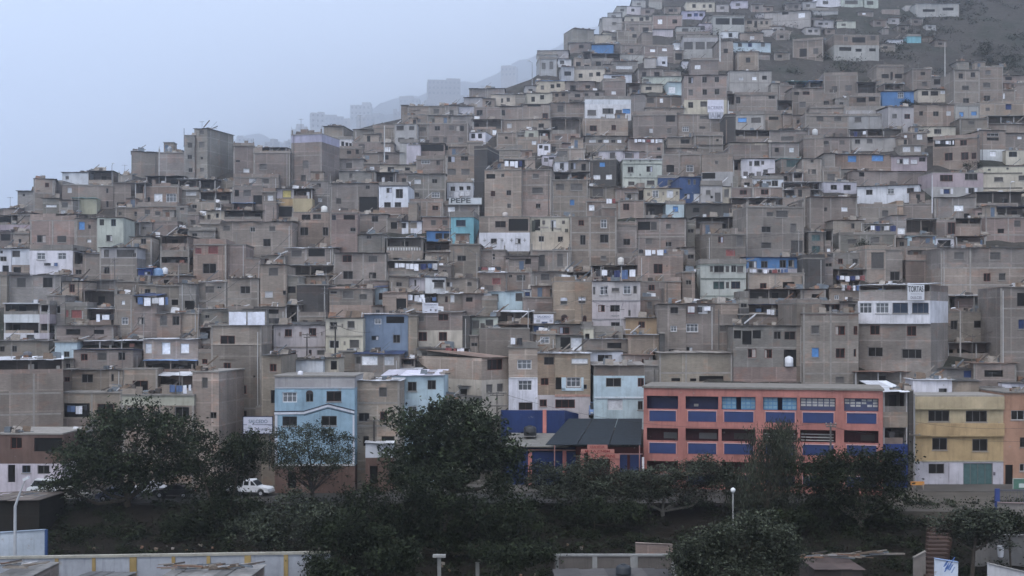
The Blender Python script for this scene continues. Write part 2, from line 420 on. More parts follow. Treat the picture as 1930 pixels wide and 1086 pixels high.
def roof(root, w, dep, h, main):
    z = h.ztop; top_open = h.bands[0][0] == 'O'
    kind = h.opt.get('r') or ('s' if top_open or R.random() < .42 else 'f')
    h.rz = z; h.rkind = kind[0]
    pal = {'w': (.47, .48, .51), 'n': (.03, .045, .10), 'k': (.06, .058, .056), 'r': (.20, .12, .095), 't': (.14, .32, .34), 'u': (.2, .34, .6), 'v': (.45, .44, .50)}
    if kind[0] == 's':
        m = MB(); u = -w / 2 - R.uniform(.05, .3); tilt = float(h.opt.get('tilt', R.uniform(-.04, .07)))
        while u < w / 2:
            sw = R.uniform(.8, 1.4); u1 = min(u + sw, w / 2 + R.uniform(.05, .3))
            f0 = -R.uniform(.15, .55); b1 = dep + R.uniform(-.1, .2); dz = R.uniform(0, .05); sk = R.uniform(-.05, .05)
            za = z + .05 + dz + tilt * f0; zb_ = z + .05 + dz + tilt * b1
            m.hexa([(u, f0, za), (u1 + .05, f0, za + sk), (u1 + .05, b1, zb_ + sk), (u, b1, zb_)], [(u, f0, za + .035), (u1 + .05, f0, za + .035 + sk), (u1 + .05, b1, zb_ + .035 + sk), (u, b1, zb_ + .035)])
            u = u1
        col = pal.get(kind[1:]) or R.choice([(.13, .125, .12), (.22, .20, .185), (.09, .085, .082), (.30, .30, .31), (.19, .135, .11)])
        m.build('roof', 'sheeting', root, col)
        h.rz = z + .12
    elif kind[0] == 'f':
        m = MB(); o = R.choice([.02, .05, .12])
        m.box(-w / 2 - o, w / 2 + o, -o - R.choice([0, .1]), dep + o, z + .002, z + .16)
        c = pal.get(kind[1:]) or sh(PAL['g'], .75, 1.25)
        m.build('roof', 'concrete', root, c); h.rz = z + .16
        if main in MASON and w > 3 and R.random() < .4 and 'np' in h.opt:          # next storey begun: broken half walls
            u = -w / 2
            while u < w / 2 - .3:
                L = min(R.uniform(.6, 2.2), w / 2 - u)
                if R.random() < .7:
                    q = MB(); q.box(u + .01, u + L - .01, .03, .17, z + .162, z + .16 + R.uniform(.25, 1.1)); q.build('half_wall', 'masonry', root, PAL[main])
                u += L
        if main in MASON and w > 2.5 and R.random() < .6 and (h.y1 > 200):          # column stubs with starter bars
            hh = R.uniform(.3, .9)
            for u in (-w / 2 + .15, w / 2 - .15, *([0] if w > 6 else [])):
                s = MB(); v = .15
                s.box(u - .11, u + .11, v - .11, v + .11, z + .16, z + .16 + hh)
                for k in range(3):
                    s.bar((u + R.uniform(-.08, .08), v + R.uniform(-.08, .08), z + .16 + hh - .1), (u + R.uniform(-.2, .2), v + R.uniform(-.1, .1), z + .16 + hh + R.uniform(.3, .8)), .012, 3)
                s.build('column_stub', 'concrete', root, PAL['g'])
        if main in MASON and w > 3.4 and dep > 4 and h.y1 > 190 and 'nopar' not in h.opt and R.random() < .3:      # small room built on the flat roof
            ww, hh, dd = R.uniform(1.5, min(3.2, w * .6)), R.uniform(1.5, 2.2), R.uniform(1.5, 2.4); u = R.uniform(-w / 2 + .1, w / 2 - ww - .1); v = R.uniform(.9, max(1, dep - dd - .3))
            q = MB(); q.box(u, u + ww, v, v + dd, z + .162, z + .16 + hh); ro = q.build('roof_room', 'masonry', root, PAL[R.choice('bgpt')])
            q = MB(); q.box(u - .15, u + ww + .15, v - .3, v + dd + .1, z + .163 + hh, z + .21 + hh); q.build('sheet_roof', 'sheeting', ro, R.choice([(.13, .125, .12), (.3, .3, .31), (.09, .085, .08), (.19, .135, .11)]))
            a = u + R.uniform(.1, ww - .8); q = MB(); q.box(a, a + .65, v - .03, v - .004, z + .17, z + .16 + min(1.7, hh * .85)); q.build('door', 'pane', ro, R.choice([(.02, .02, .02), (.16, .09, .06), (.1, .14, .2)]))
        elif R.random() < .45 and 'nopar' not in h.opt:
            p = MB(); ph = R.uniform(.3, .8); p.box(-w / 2 + .002, w / 2 - .002, .02, .14, z + .16, z + .16 + ph); p.box(w / 2 - .13, w / 2 - .004, .14, dep - .02, z + .16, z + .16 + ph); p.box(-w / 2 + .004, -w / 2 + .13, .14, dep - .02, z + .16, z + .16 + ph)
            p.build('roof_parapet', 'masonry', root, PAL[main] if main in MASON else PAL['g'])
parse('''
> A1
160,680,350,900|g|r=sk nofr|205,700,22,26
305,570,500,900|t@690 b|x2=330 r=s|408,600,38,42r|tan cabin above a brick storey at the left end of the skyline|tan skyline cabin
505,620,565,800|g|r=f np
565,510,802,627|w|r=sk|595,540,32,32g|white cabin under a thin dark roof on the left skyline|white skyline cabin
800,497,1030,627|O|r=sk|
565,627,1030,860|b|r=f np x2=1045|615,645,38,50w 965,650,22,45 965,765,24,62
1075,540,1200,640|g|r=f np
1030,605,1190,840|b|r=s|1065,780,80,40D
1195,322,1440,560|g|x2=1195 r=sk nofr d=7||blank pale grey block beside the skyline tower|pale blank block
1440,332,1690,560|g|r=f np nofr|
1675,175,1770,600|g|r=f np nofr dD=-.3 d=7|1705,235,45,50g 1705,345,42,42 1715,465,36,42
1767,112,1886,600|g|x2=2125 r=sk nofr d=9|1815,125,40,38g 1812,230,48,52g 1825,365,20,25 1820,465,36,36g|tall blank grey tower standing out on the left skyline|skyline tower
1330,545,1680,640|O|r=sk
1330,640,1625,835|p|r=f np|1400,700,78,105w 1510,700,95,78f 1340,730,25,45
1620,572,1960,680|O|r=sw
1615,668,1810,790|g|r=f np|1690,682,95,36w
1810,680,1960,790|O|r=sk
1710,785,1960,905|t|r=f|1745,800,45,35d
1050,832,1250,960|b|r=f|1075,865,32,36 1222,862,28,42
1250,822,1610,1010|b|r=f np nofr|1315,845,52,46g 1410,860,50,40g
1600,822,1708,1030|g|r=f np nofr|1635,828,40,24
885,920,1122,1262|m|r=s yaw=4 nofr|905,932,42,58 1010,932,44,64 965,1076,56,58|mint green house with an uneven roof edge below the skyline|mint skyline house
665,745,880,890|q|r=st tilt=-.05||yellow green shed under a teal tarpaulin roof|teal roofed shed
370,745,540,900|g|r=sk|405,800,110,25w 400,890,0.1,1
540,762,662,940|g|r=sk|560,780,58,48g 550,850,45,35w
-20,838,162,940|b|r=sk nofr
160,880,290,1000|b|r=sk
-20,905,110,990|O|r=sk
100,900,275,1000|O|r=s
-20,985,272,1110|L|r=f nofr
280,888,720,962|O|r=sk
275,950,690,1215|p|r=f np|335,1078,82,66 520,1083,84,62g|pinkish brick house with two square windows beneath a long roofed terrace|long terrace house
690,930,890,1220|b|r=s|800,985,26,36 715,955,55,75u 790,1115,40,30w
1120,972,1245,1110|O|r=sw
1240,965,1382,1100|g|r=s|1290,1000,40,30
1378,955,1612,1090|b|r=f np nofr|
1600,1030,1715,1100|O|r=sk
1715,1040,1960,1130|g|r=f np|1745,1060,50,30
> A2
-20,30,108,195|b|r=sk|5,55,90,60D
105,55,268,195|b|r=f|170,100,24,34
-20,190,102,420|w|r=s|0,205,26,26 0,258,60,45 20,340,60,60D
100,190,272,420|w@335 b|r=sk|110,205,72,60g 120,355,70,60D|small white house with one wide grey window at the left|small white window house
270,205,662,425|w|r=f np yaw=0|335,225,78,62f 525,225,78,62f 530,385,42,26 610,385,42,26|wide white house with a line of shoes and washing under two windows|wide white left house
1178,82,1382,405|t|x2=1455 r=sk|1280,95,50,52 1290,248,38,58
760,235,908,490|b|r=s nofr|
905,182,1245,500|l@275 b|r=sk|945,195,48,72g 1062,195,162,72g 1205,225,32,40 945,355,52,62|brick house with a pale blue glazed top floor|blue glazed house
1255,372,1372,520|n@430 g|r=su|1310,395,60,30|low grey house with a navy blue top edge|navy edged house
1455,212,1722,400|b@262 O@335 b|r=f
1380,440,1760,520|b|r=s nofr|1490,470,60,40D
-20,435,62,720|b|r=f np nofr|
38,432,556,700|g|r=sk|150,450,86,92g 390,450,88,90
565,490,748,710|t|r=sk|630,510,50,76r
770,480,1050,590|g|r=sk
1050,490,1260,590|b|r=f np
758,575,1050,750|O|r=s
35,690,362,1035|O@785 w@860 O@955 w|r=fw np nofr|100,980,60,40d 240,970,70,45g|white house with two open verandas and a white balcony band|white balcony house
360,700,450,1035|O@785 L@870 O@955 A|r=f np nofr
428,620,592,910|g|r=f np|480,705,72,72
590,720,792,900|g|r=f|598,745,25,65R 650,745,92,72R|grey house with red framed windows|red window house
788,738,1045,880|O|r=sw
498,890,1032,1070|b|r=s|600,920,130,50D 855,925,90,40D
1045,610,1222,990|b|r=f|1105,660,32,38w 1105,812,62,66f
1220,620,1425,990|O@712 b|r=sn|1255,812,62,64
1425,780,1642,990|p|r=s|1455,795,65,92g 1568,800,64,85
1638,782,1802,960|t|r=f np nofr
1418,530,1632,790|b@640 g|r=f np|1560,650,60,50D
1628,510,1780,790|g|r=s|1680,660,90,80D
-20,1030,442,1190|b|r=s|0,1075,42,50 108,1068,46,60
498,1040,702,1190|S|r=f|580,1122,52,52|small pale blue house with one dark window at the far left|small pale blue house
1305,1015,1802,1210|t|r=sw nofr|1320,1050,60,90w 1470,1040,80,110w 1640,1050,80,90w|tan boarded house under a long white sheet roof|boarded house
700,1030,1310,1110|O|r=sw
> A3
-20,190,575,1120|O@310 b|yaw=20 r=sw tilt=.02|0,255,72,62 85,255,60,56 415,210,66,70r 525,222,36,46r|big brick building under a white sheet roof at the left edge|big left brick building
-20,865,575,1395|R@1130 A|r=f nofr dD=-3|95,890,105,105r 310,895,255,125D 70,1140,68,160D 200,1145,78,68 340,1145,110,80|low street house with a red brown upper wall and white doors|red brown street house
668,96,1212,300|b|x2=1312 r=sn|735,130,62,62r 885,120,86,72g 1075,115,64,76
640,280,1115,520|t|r=s|740,315,106,80 1012,315,22,66
560,490,1112,870|t@720 p|r=f np|580,580,236,126D 885,585,150,130r|tan house with a washing filled opening and red shutters behind the big tree|red shuttered house
575,845,830,1380|b@1000 t|r=sk yaw=-5|640,870,160,100D 620,1100,100,200D
1110,275,1432,512|t|r=f np|1205,375,142,110r
1410,330,1900,512|O|r=sw tilt=.12 yaw=-10||open roof terrace under a tilted white sheet awning|white awning terrace
1112,510,1765,1380|q@600 t|r=f np yaw=-4|1590,612,132,112 1160,620,140,110|wide house with a pale green band behind the big left tree|pale green band house
1310,195,1790,300|O|r=su
1750,300,1990,1380|t|r=f np nofr yaw=-8|1835,345,55,100g 1910,660,60,60
> B1
290,270,480,640|b|r=f np x2=290|310,395,40,20 380,470,55,40w
475,335,805,650|b|r=f np|525,430,70,52g 550,545,85,55f
470,285,770,400|O|r=sk
280,640,560,860|b|r=f|300,665,40,60D 380,665,70,60g 470,715,80,80D
815,165,1092,650|v@235 b|x2=1252 r=f np d=8|920,400,52,72g 900,530,48,60g|tall brick house with a lavender painted top edge|lavender topped house
1110,90,1290,260|b|x2=1380 r=sk
1240,205,1372,310|w|r=f np|1270,225,26,42 1308,235,26,42 1342,240,22,42
1370,235,1640,360|b|r=f|1425,250,62,42g
1380,120,1560,260|g|r=s|
1555,110,1755,250|b|r=f|1580,150,60,50g
1750,72,1960,300|l|r=f|1770,82,70,42g 1785,190,62,42g 1885,85,50,40g 1885,190,50,42g
1250,292,1462,400|b|r=f|1320,310,40,30 1400,300,30,40
1250,388,1472,520|g|r=s|1310,420,60,50g
1462,335,1608,450|t|r=f np
1472,435,1622,520|b|r=f|1530,455,40,40w
1620,442,1960,520|c|r=sk|1690,456,62,46 1850,462,46,40|low cream house with two dark windows below the white pole|low cream house
1605,330,1840,450|b|r=s|1650,350,50,40D
1800,245,1890,450|l|r=f np
1880,260,1990,460|A|r=f
1250,500,1582,650|g|r=s|1340,515,30,45g
1580,512,1770,650|O@620 b|r=sk
1740,520,1900,640|b|r=f|1820,560,40,50
1175,610,1602,900|b|r=s|1220,740,52,56g 1432,730,170,135D 1490,625,40,35
955,590,1178,900|g|r=f|1045,605,42,36 1060,740,36,36w
1612,628,1878,990|w@825 p|r=f np nofr|1680,648,52,46 1765,658,66,84 1660,778,60,46 1755,778,60,46|white house over a pink brick base with four dark windows|white and pink house
670,660,830,950|A@745 y@810 b|r=sk nofr|735,668,80,70y 685,818,140,92D
828,660,1006,960|O@745 Y@865 b|r=sk nofr|830,900,80,40d|pale yellow balcony house under a water tank stand|pale yellow balcony house
555,690,672,980|b|r=f|600,715,52,50w 612,872,34,30w
-20,580,125,700|O|r=sk
-20,690,275,820|O@790 b|r=s
-10,590,290,640|b|r=f np nofr
290,560,700,690|b|r=f|430,560,60,40w 545,560,70,50g
560,800,680,990|b|r=f np
-20,860,205,980|c|r=sk|50,890,32,52 130,880,26,40|small cream house with two narrow windows on the left slope|small cream left house
200,860,562,990|O@930 b|r=s
280,790,470,880|O|r=su
165,960,822,1265|b|r=sk nofr|195,990,65,50g 440,1003,48,46 615,997,56,46g 560,1112,68,66|broad grey brown brick house with three small windows|broad brick house
820,875,1182,1190|p|r=f np|910,890,80,48D 1010,885,78,48 895,1005,76,76 1100,1005,52,78|pinkish brick house with white roof domes and framed windows|domed pink brick house
1180,882,1418,1250|p|r=f np|1180,895,42,46 1290,895,105,42D 1350,1010,52,36
1418,890,1692,1050|b|r=s|1545,900,62,58
1690,930,1820,1050|b|r=f|1720,960,60,60D
-20,980,180,1110|b|r=f|20,1000,60,50g
1880,790,1960,1050|t|r=f np
> B2
-75,155,225,500|p@245 p|r=f yaw=4|10,322,124,92 -60,180,60,55R 60,165,90,70R|salmon brick house with a half built roof storey and one black window|salmon brick house
225,155,400,470|p|r=f nofr|320,120,0.1,1
-80,495,222,745|g|r=s|32,528,84,64g 140,530,40,20
218,462,522,745|b|r=sk|352,528,90,68
400,280,535,470|b|r=f np nofr|
530,335,772,750|b|r=s|610,360,88,76g 575,575,72,56w 738,568,38,42
760,185,1198,345|b|r=sw|812,200,100,62g 970,190,150,68D
772,340,1205,470|O|r=sw
772,440,872,720|g|r=f np nofr|780,530,75,60D
870,440,1160,530|t|r=s nofr
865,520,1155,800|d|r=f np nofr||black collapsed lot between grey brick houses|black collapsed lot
1202,230,1680,510|b|r=sk|1280,246,86,66r 1515,250,86,62g 1285,390,92,76 1520,402,72,60|square brick house with four windows and a flat dark roof edge|four window brick house
1162,555,1555,820|b@700 p|r=s|1280,570,102,70g 1432,600,74,52g 1170,575,60,20
1552,545,1655,710|S|r=sn|1610,590,36,62|narrow pale blue shack with a dark doorway|narrow pale blue shack
1645,590,1870,800|p|r=s|1770,640,90,100D
1418,62,1665,230|g|r=s|1498,65,48,34
1530,480,1700,560|b|r=f
1680,90,2010,300|O@205 t|r=sw|1740,270,80,36|balcony house with white balusters in front of a dark veranda|baluster balcony house
1680,300,2160,450|O@390 g|r=f||terrace hung with white and navy washing behind white frames|washing terrace
-20,740,250,900|g|r=s nofr|30,790,40,30
480,720,770,900|g|r=s nofr|500,740,200,40D
760,700,880,900|O|r=f
85,890,545,1900|t@1065 b|x2=640 r=f np d=9|170,978,134,92r 200,1225,66,62r 185,1447,60,56r 335,1430,74,80r 335,1660,76,70 470,1340,20,20|tall plain tan building hung with white sheets on the roof|tall tan building
655,885,1125,1180|W|r=sk nofr|755,920,66,66r 975,910,68,72r 785,1112,75,42r 975,1107,26,46r 1050,1110,70,45g|pinkish cream house with two red framed windows|pinkish cream house
1128,822,1468,1260|c@985 c|r=sk nofr|1165,855,68,66 1325,845,68,66g 1162,1022,88,72 1345,1016,88,76g|pale yellow two storey house with ornaments between its windows|pale yellow house
1475,785,1878,1190|k|r=sw nofr|1572,825,62,50f 1678,805,164,60D 1545,980,66,42 1740,970,66,76|slate blue house under a white roof edge|slate blue house
1880,800,1960,1200|t|r=f np nofr|
600,880,660,1150|d|r=f np nofr
> B3
545,150,722,1340|t|r=sk nofr|620,222,62,70r 630,460,60,120D
720,190,1105,340|w|r=sk nofr dD=-7 d=3|1040,200,0.1,1 1095,210,55,120D|white plank cabin behind the light blue house|white plank cabin
665,340,1392,1406|l@440 s@1150 R|r=f np nofr yaw=0 nopar nox|735,480,132,92f 948,490,68,78d 1135,470,136,95 735,700,132,86 1088,695,142,90 785,1206,74,150D 560,1200,10,10|light blue house with a white gabled trim and a grey parapet|light blue house
1100,170,1245,330|c|r=sk nofr dD=-6.5 d=3|1172,195,58,80D
1245,112,1400,300|b|r=f np nofr|
1395,135,1800,400|g|r=sn|1455,150,146,85w 1400,155,50,70g 1660,155,90,80w
1390,380,1800,1380|t@600 t|r=sw|1610,435,78,90g 1425,668,102,80 1622,655,68,78r 1635,880,120,80D 1470,880,50,90D|tan plaster house with a broken hole in its wall|broken wall house
1790,270,1990,380|O|r=sw
1490,945,1745,1400|w@1075 R|r=sw nofr np|1530,1150,70,160D|low white topped shop right of the light blue house|low white topped shop
490,620,670,1300|b|r=f nofr|500,930,55,40D
> C3
-180,332,368,1300|S@545 S|r=sv nofr|-95,390,0.1,1 40,385,82,86 220,370,78,86 42,605,82,90f 222,585,56,70 -140,400,55,80|pale aqua house with four dark windows behind the dark tree|pale aqua house
712,166,955,720|t@365 c|x2=100 r=s d=13 nofr yaw=0|765,180,140,96r 755,410,60,76g 853,402,58,74g|long tan house with a cream lower front and a blank side wall|long tan house
365,560,712,1200|q|r=sk nofr|515,450,0.1,1 510,600,125,100D
510,430,712,700|l|r=sk nofr|515,448,118,112D
958,80,1222,715|t@350 w|r=f np yaw=0 nofr|1038,185,128,86f 1045,372,126,92f 1050,572,126,70|white house with a tan upper storey and white framed window|tall white and tan house
765,-45,965,110|t|r=sw nofr
960,-40,1200,100|g|r=f np nofr|965,-25,125,112D
1222,130,1380,712|e@505 W|r=s nofr|1280,160,90,70 1250,350,72,66r 1240,545,66,66r
1378,130,1702,712|e@505 W|r=sw nofr|1530,172,150,48w 1385,345,52,110D 1485,345,128,86f 1640,410,30,40 1380,545,182,80r|brown house with a pink ledge and pale blue window panel|brown ledge house
1210,-40,1385,140|t|r=f np nofr|1245,-25,85,62f
1385,-30,1640,110|g|r=sk nofr|1420,-90,0.1,1 1430,-20,90,110D 1525,-15,100,110w
1735,240,2195,800|b@330 S@520 S|r=s nofr yaw=0|1843,350,140,82 2133,350,62,80r 1858,545,138,96w 2133,560,46,80|aqua blue corner house with curtained window beside the school|aqua corner house
1700,115,1998,245|w|r=sk nofr|1770,140,130,75D 1833,140,66,62
1640,0,2055,120|b|r=sw nofr|1855,30,130,50D
> C2
-20,955,0,960|b|
200,225,435,345|t|r=s
430,152,692,470|b|r=f np|490,250,82,52
200,130,430,240|O|r=sk
200,450,388,600|w|r=sn|262,470,115,24 280,492,85,52g|small white house with a wide dark window|white wide window house
55,455,205,590|A|r=s|100,470,20,60g
385,465,682,620|b|r=sk|393,490,56,46 580,488,46,44g
-10,600,322,700|O|r=s
20,690,325,780|p|r=f np nofr
318,600,540,780|b@690 p|r=s|380,620,26,56r 428,608,38,68w
50,770,538,1100|b@930 c|r=s|130,800,60,50g 318,780,92,62r 138,945,78,82r 323,945,76,82r 450,925,50,24|brown and cream house with two red framed windows|brown and cream house
600,812,858,990|m|r=sk nofr|622,838,72,78g 748,832,72,78g|grey green house with two large pale windows|grey green house
535,800,605,1100|d|r=f np nofr
690,920,1150,1225|b|r=f np
> C1
-20,72,228,260|b|r=f|142,95,68,42g 50,90,58,36g 50,190,56,50g 150,200,50,42w -10,190,20,40g
225,65,592,260|b|r=f yaw=-4|285,85,50,42 415,80,50,46g 480,80,74,52 270,190,58,46g 365,190,32,46g 500,190,46,46g
435,-5,632,80|g|r=s
222,-10,436,80|g|r=s|260,20,70,35g
-10,-10,225,80|b|r=f|100,20,60,35g
590,145,748,250|w|x2=828 r=f np|618,155,36,42 680,155,36,42|little white house with two windows high on the central slope|little white hill house
128,246,376,420|b|r=sk|130,252,238,62D
374,250,585,360|b|r=f np|380,262,28,42
580,242,728,440|t|r=f
-10,240,132,450|A|r=f
118,392,388,540|b|r=f|162,382,82,48f 300,400,34,40
380,355,685,600|p|r=f np|405,360,66,56 523,360,68,42 403,475,78,56g 527,475,78,56g|pinkish brick house with four wide windows above the white washing|four wide window house
398,600,637,740|w|r=f np nofr|430,635,42,42 510,635,38,36 577,630,36,36|white house behind the PEPE lettering|white house behind the lettering
30,522,388,790|g|r=s|100,570,62,42w 260,565,52,42 105,690,42,42 258,685,74,52f
48,780,362,960|p|r=f np|105,815,58,40g 262,810,58,42r
362,805,692,940|g|r=f np|405,820,66,46w
765,305,1132,390|g|r=fl np nofr|1070,310,50,40w
852,150,1032,320|b|r=f|925,180,25,25
1030,145,1118,230|g|r=f|1040,165,60,40g
1110,130,1230,260|m|r=f|1140,150,45,35g
1030,215,1225,330|t|r=f|1170,220,40,35w
775,380,915,500|t|r=f np|805,405,62,58w
910,390,1200,500|t|r=f np nofr|915,392,192,92D
740,490,1075,940|t|r=f np|755,522,82,42D 795,675,42,50r 938,668,44,48 945,790,36,42g 890,520,30,30|tall stained tan house without paint under a washing loft|stained tan house
1072,490,1348,930|b@715 p|r=f np x2=1380|1175,520,62,42g 1170,645,102,52g 1205,790,42,42
1222,250,1338,360|w|r=f|1235,258,32,32 1282,265,38,42g|tiny white house with a round window next to laundry|tiny white house
1262,355,1388,450|A|r=sw|1280,375,36,36g 1325,368,46,22
1390,295,1650,420|b|r=f|1400,310,95,60g
1338,250,1440,350|b|r=f|1350,190,0.1,1 1350,270,40,50
1400,245,1650,300|p|r=s
1380,410,1500,540|w|r=f|1425,422,36,62|
1495,400,1710,520|g|r=sw|1520,420,50,60 1620,430,40,60D
1340,580,1680,930|b|r=f|1385,612,82,58g 1520,608,112,64g 1515,755,42,50u|grey brick house with two wide windows and one blue one|one blue window house
1350,510,1700,600|O|r=s
1700,395,1938,650|d|x2=1990 r=f np nofr|1785,415,50,42u 1728,530,64,42w 1842,526,56,44w|dark grey house with two white panes and a blue one|dark grey house
1685,640,1970,770|b|r=s|1720,655,100,70g
1660,775,1966,930|p|r=f|1688,800,52,56w 1820,795,92,66w
1635,22,2045,180|t|r=f np yaw=0|1695,80,66,52r 1893,75,42,50r 2055,70,0.1,1|wide tan storey with dark windows under the white hillside house|wide tan storey
1655,180,2040,265|g|r=sk nofr|1690,210,62,50w 1770,210,40,50 1820,208,50,50w 1890,208,40,52 1945,208,40,50w
1650,260,2020,330|b|r=f
1770,315,2000,400|A|r=f|1878,325,50,58g
1700,330,1775,400|b|r=f|1705,345,50,40
690,915,1150,1245|b@1055 w@1225 b|r=f np|835,950,98,58 958,930,178,108D 795,1108,56,46 1020,1108,48,46|house with a dark open loggia over a white painted floor|loggia house
1150,918,1518,1235|c@1050 c@1222 b|r=f np|1190,935,55,100D 1340,940,50,70w 1230,1085,52,54 1405,1090,48,50|cream house with wall drawings and a weathered lower floor|cream mural house
1518,915,1940,1360|b|r=f np|1592,940,52,52r 1795,935,58,78f 1608,1075,52,92 1788,1070,80,78 1795,1265,52,38g
170,915,437,1045|p|r=s np nofr|252,940,46,50g 355,940,50,50g
433,915,640,1165|T|x2=690 r=f np nofr|480,940,88,55B 475,1092,52,30B|turquoise house with a flat roof and dark glass window|turquoise house
213,1043,435,1145|u|r=s nofr|293,1060,62,56 368,1060,62,56|bright blue lower storey under a pinkish brick storey|bright blue storey
-55,955,168,1050|w|r=sn nofr|-40,965,66,50 68,962,56,54|white storey with two dark windows left of the turquoise house|white two window storey
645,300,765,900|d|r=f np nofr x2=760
> C2
692,205,930,400|b|r=f np nofr|810,235,24,20 812,262,24,26 705,350,62,46r 798,350,84,44r
928,258,1228,420|b|r=s|990,278,172,50D 930,268,36,18
1160,208,1522,400|b|r=f np|1235,240,56,112g 1398,235,58,116g
692,408,932,585|p|r=sw|808,455,78,58R|reddish house with a red framed window below the white storeys|red framed brick house
930,405,1172,570|p|r=f|960,425,32,26 1028,425,86,56g
1172,402,1492,560|b|r=s|1248,415,84,62g
1490,400,1712,500|O|r=s
690,580,1095,760|S|r=sw|700,590,100,60w 805,600,62,70 1020,590,66,76g|pale grey blue storey with a doorway beside the brown twin house|pale grey blue storey
1092,562,1372,690|w|r=sn|1105,580,48,42n 1265,580,70,50D
1090,635,1372,780|b|r=f np nofr|
1372,490,1562,920|e|r=f np nofr|1430,633,62,30w 1430,665,62,30g 1435,810,60,62r|brown house with white half moon windows, left twin of two|left brown twin house
1560,490,1718,930|e|r=f np nofr|1592,625,68,32w 1595,660,62,24g 1632,808,36,56r|brown house with half moon windows, right twin of two|right brown twin house
830,765,1190,890|O|r=sw
718,655,850,830|b|r=f np nofr
540,600,720,820|b|r=s|570,630,60,40D
1284,880,1645,1010|g|r=sk nofr|1420,900,92,64r
1186,890,1290,1000|N|r=f np nofr|
862,880,1190,1000|O|r=s
1190,968,1385,1120|b|r=sw nofr|1240,980,90,66f
768,968,965,1110|t|r=sw nofr
1640,915,1730,1120|c|r=f np nofr|1655,960,40,70D
> D2
100,-15,292,275|b|r=f np nofr|165,-60,0.1,1 168,98,62,56 175,243,52,60g
290,-85,738,270|b|r=sk np x2=742|300,-57,112,74D 415,-57,60,76g 553,-38,50,46g 368,95,64,52g 553,125,56,44
-30,-180,105,275|b|r=f|-40,190,40,30
300,250,712,515|p|r=f np|443,325,84,90r 560,340,10,10|pinkish house with one dark square window below blue washing|one square window house
320,492,542,690|b|r=f np nofr|395,515,60,55r
540,492,692,690|p|r=f np nofr|
318,655,492,840|b|r=f np nofr|385,670,46,66g
-115,488,322,955|W@660 W@830 W|r=sk nofr yaw=0|0,525,30,76f 168,525,70,76f 258,525,34,72g -45,530,72,80f -108,535,22,70g 62,545,70,34g 48,700,88,62 -60,700,60,62r 213,745,22,56g 55,855,82,58|three storey pinkish white house with framed windows and belts|pinkish white house
-20,345,322,500|O|r=sk
188,820,512,1000|x|x2=528 r=sk nofr|303,850,62,58r|orange tan cabin with one small window|orange tan cabin
215,975,520,1160|t|r=s nofr|318,155,0.1,1
500,960,545,1250|d|r=f np nofr
928,62,1282,345|b|r=f np x2=815|890,80,10,10 1195,65,65,100g 1030,75,50,60r 1100,195,85,60R
868,328,1284,640|m@462 m|r=f np nofr x2=815|955,345,30,55g 992,342,92,62 1098,345,34,58g 1148,340,46,62 1200,345,60,58g 985,485,102,72G 1100,490,30,60g 1148,485,84,68B|mint tower house with two bands of windows|mint tower house
820,-95,1282,62|O|r=sk
1285,-185,1812,285|b|r=f np|1470,-145,62,42g 1556,-160,112,64g 1425,-15,86,56 1685,-42,58,84g 1420,130,96,56g 1690,112,112,120g|tall grey brick house above a blue roof terrace|tall house over the blue terrace
1292,270,1782,430|u@368 A|r=sn nofr|1310,300,72,62 1420,300,62,62 1588,290,62,72 1668,290,54,64|blue walled roof terrace with white washing on its rail|blue terrace house
1300,415,1815,570|t|r=f np|1410,500,62,50r 1618,490,108,56D
1305,560,1860,710|O@690 b|r=s
488,695,738,1140|b|r=s|595,720,72,56 598,890,58,52f 580,1100,50,30
735,690,1002,1140|b|r=s|752,705,62,76R 848,705,88,76w 735,870,114,76f 735,1080,66,40|grey brick house with a large white barred window|white barred window house
1000,690,1220,1140|p@785 b|r=f np|1043,885,64,58g
1215,790,1310,1150|d|r=f np nofr
1240,790,1745,960|t|r=s
1300,700,1745,800|O|r=sn
1168,893,1805,1400|g@1265 p|r=sk|1175,930,64,75D 1250,935,85,125D 1345,930,75,75D 1535,940,68,72 1632,940,102,76 1300,1098,78,82r 1450,1102,72,82r 1628,1105,116,158D|unfinished grey house with a torn opening and white columns|torn opening house
1744,690,1970,1400|b|r=f np nofr|1765,720,0.1,1 1855,890,85,85r 1860,1080,0.1,1
495,1140,1160,1410|t|r=s|605,1365,82,28D 775,1368,58,26D 858,1345,222,50D|low ruined terrace house just above the school roof|low ruined terrace
280,1030,520,1130|w|r=s
1810,-260,1990,0|b|r=f|1850,-220,70,100D
1855,40,1990,290|g|r=s|1880,60,80,60G 1880,160,80,70G
1800,280,2000,560|d|r=f np nofr
1780,560,2010,720|b|r=sk|1880,600,70,60D
> D1
255,-10,652,205|b|r=f|405,108,32,40w 555,-10,84,56D 563,105,44,46g
643,-15,1092,195|b|r=f|862,-8,88,32g 705,90,60,46f 860,88,54,22g 960,60,0.1,1
1092,0,1190,330|d|r=f np nofr
1180,-15,1450,125|l|r=f|1210,10,80,40u 1330,8,90,50g
1450,-20,1630,120|b|r=f|1490,0,90,30D
1620,-20,1700,130|b|r=s
1820,-30,1960,150|b|r=f
1150,130,1505,240|O@200 b|r=sk
1125,240,1500,400|t@260 b|r=s|1350,0,0.1,1
1500,130,1830,240|b|r=s|1600,180,120,40g
1600,110,1860,200|O|r=s
1805,200,1990,400|b|r=f np nofr x2=1760
212,200,538,400|p|r=sr|475,280,30,26 468,355,42,26
572,190,815,310|b|r=s|688,205,84,42
815,175,1075,345|b|r=f np|1012,203,24,22
540,290,830,370|b|r=s
830,260,1080,345|O|r=s
165,392,518,675|m@430 m@555 m|r=fw np nofr|208,455,52,52 378,450,58,54 212,590,58,36g 382,580,70,40g|pale mint house with two storeys and a white cornice|pale mint house
170,320,360,400|A|r=sk|180,330,85,50g
